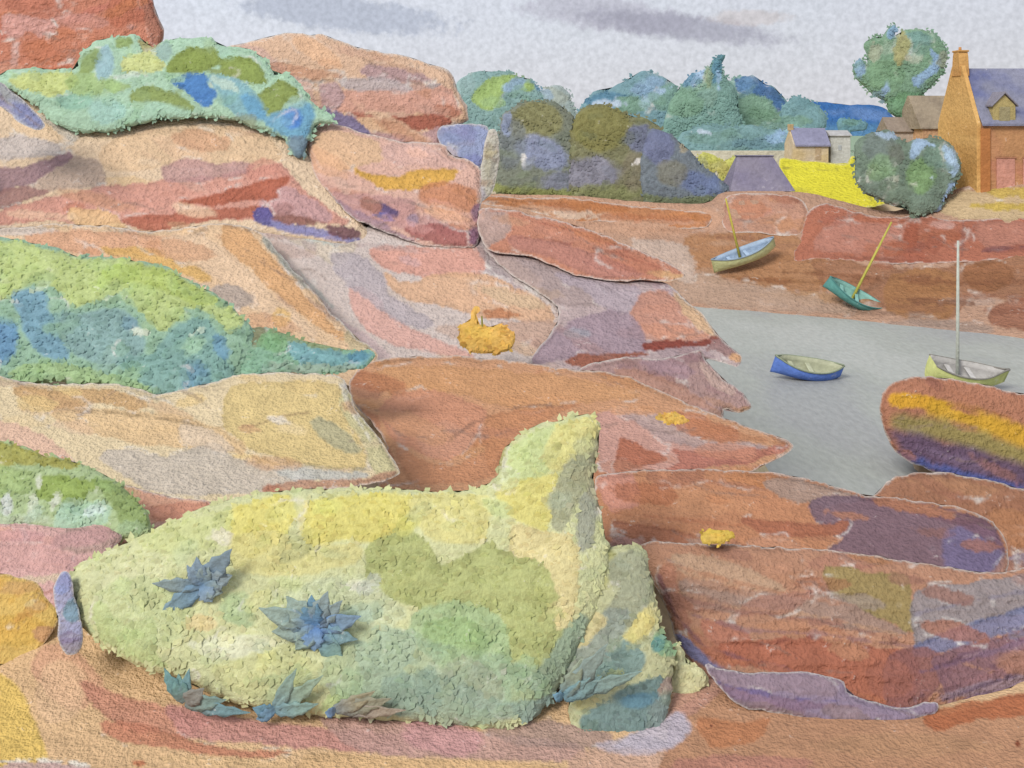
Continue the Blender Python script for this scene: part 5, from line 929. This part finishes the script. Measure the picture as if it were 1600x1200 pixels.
r1.color_ramp.elements[0].position = .36; r1.color_ramp.elements[0].color = (*C('#a3a6a6'), 1); r1.color_ramp.elements[1].position = .62; r1.color_ramp.elements[1].color = (*C('#b4b8b3'), 1)
e = r1.color_ramp.elements.new(.5); e.color = (*C('#abb0aa'), 1)
mr = nt.nodes.new('ShaderNodeMapRange'); LL(a2.outputs[0], mr.inputs[0])
for i, q in ((1, .3), (2, .7), (3, .9), (4, 1.08)): mr.inputs[i].default_value = q
mx = nt.nodes.new('ShaderNodeMix'); mx.data_type = 'RGBA'; mx.blend_type = 'MULTIPLY'; mx.inputs[0].default_value = 1
LL(r1.outputs[0], mx.inputs[6]); LL(mr.outputs[0], mx.inputs[7]); LL(mx.outputs[2], b.inputs['Base Color'])
bp = nt.nodes.new('ShaderNodeBump'); bp.inputs['Strength'].default_value = .3; bp.inputs['Distance'].default_value = .2; LL(a2.outputs[0], bp.inputs['Height']); LL(bp.outputs[0], b.inputs['Normal'])
me.from_pydata(V.tolist(), [], Fc); me.materials.append(m); me.update()
w = bpy.data.objects.new('water', me); COL.objects.link(w); tag(w, kind='structure')

# ground: one sheet from the hillside in front, under the rocks and the bay, to the horizon
G = np.array(GROUND_PTS)
bay = np.array([((px - 800) / F * Y, Y, -2.5) for px, Y in [(1250, 44), (1400, 44), (1500, 46), (1700, 48), (1150, 50), (1300, 55), (1500, 55), (1700, 58), (1200, 65), (1400, 62), (1900, 50), (2200, 60), (2200, 40), (1700, 34), (1900, 70), (1250, 38), (1450, 34)]])
near = sel.copy()
pts = np.concatenate([G, bay.repeat(6, 0), near]); low = np.where(pts[:, 2] > -2, .7, 0)
ys = np.concatenate([np.linspace(-6, 90, 130), np.geomspace(92, 3000, 26)]); us = np.linspace(-1, 1, 110)
V = []
for y in ys:
    hw = 14 + max(y, 4) * 1.15
    q = np.stack([us * hw, np.full(len(us), y)], 1)
    d2 = ((q[:, None, :] - pts[None, :, :2]) ** 2).sum(2) + .6
    w8 = d2 ** -2.0
    z = (w8 * (pts[:, 2] - low)[None]).sum(1) / w8.sum(1)
    land = 6.3 + 0 * z
    t = np.clip((y - 84) / 12, 0, 1); z = z * (1 - t) + land * t
    z += .12 * fbm(q[:, 0] * .5, q[:, 1] * .5, 3)
    V.append(np.stack([q[:, 0], q[:, 1], z], 1))
V = np.concatenate(V); n = len(us)
# keep the soil under the rocks' faces as they stand on the hill
def hidden(x, y, z):
    if y < 5 or y > 92: return True
    px, py = x / y * F + 800, (H - z) / y * F + HOR
    if px < -60 or px > 1680 or py > 1260: return True
    if z < -.6 and px > 1000: return True
    ok = True
    for a in (-1, 0, 1):
        for b in (-1, 0, 1):
            d_ = DEPTH.get((int(px // 8) + a, int(py // 8) + b))
            if d_ is None or d_ > y - .5: ok = False
    return ok
for i in range(len(V)):
    k = 0
    while k < 120 and not hidden(*V[i]): V[i][2] -= .12; k += 1
Z = V[:, 2].reshape(len(ys), n).copy(); Z2 = Z.copy()
for a in (-1, 0, 1):
    for b_ in (-1, 0, 1): Z2 = np.minimum(Z2, np.roll(np.roll(Z, a, 0), b_, 1))
mm = ((ys > 15) & (ys < 72))[:, None]; V[:, 2] = np.where(mm, Z2 - .05, Z).ravel()
Fc = [(i * n + k, i * n + k + 1, (i + 1) * n + k + 1, (i + 1) * n + k) for i in range(len(ys) - 1) for k in range(n - 1)]
c = np.tile(np.array(C('#d5bd9c')), (len(V), 1)); nz = fbm(V[:, 0] / 5, V[:, 1] / 5, 2)[:, None]
c = c * (1 + .1 * nz); gm = np.clip(fbm(V[:, 0] / 9, V[:, 1] / 9, 6) * 2, 0, 1)[:, None] * .6; c = c * (1 - gm) + np.array(C('#c9c79a')) * gm
far = np.clip((V[:, 1] - 95) / 60, 0, 1)[:, None]; c = c * (1 - far) + np.array(C('#94ab8f')) * far
g = link_mesh('ground', V, Fc, wash_mat('dry_soil', 3.0, bump=.3), c); tag(g, kind='structure')
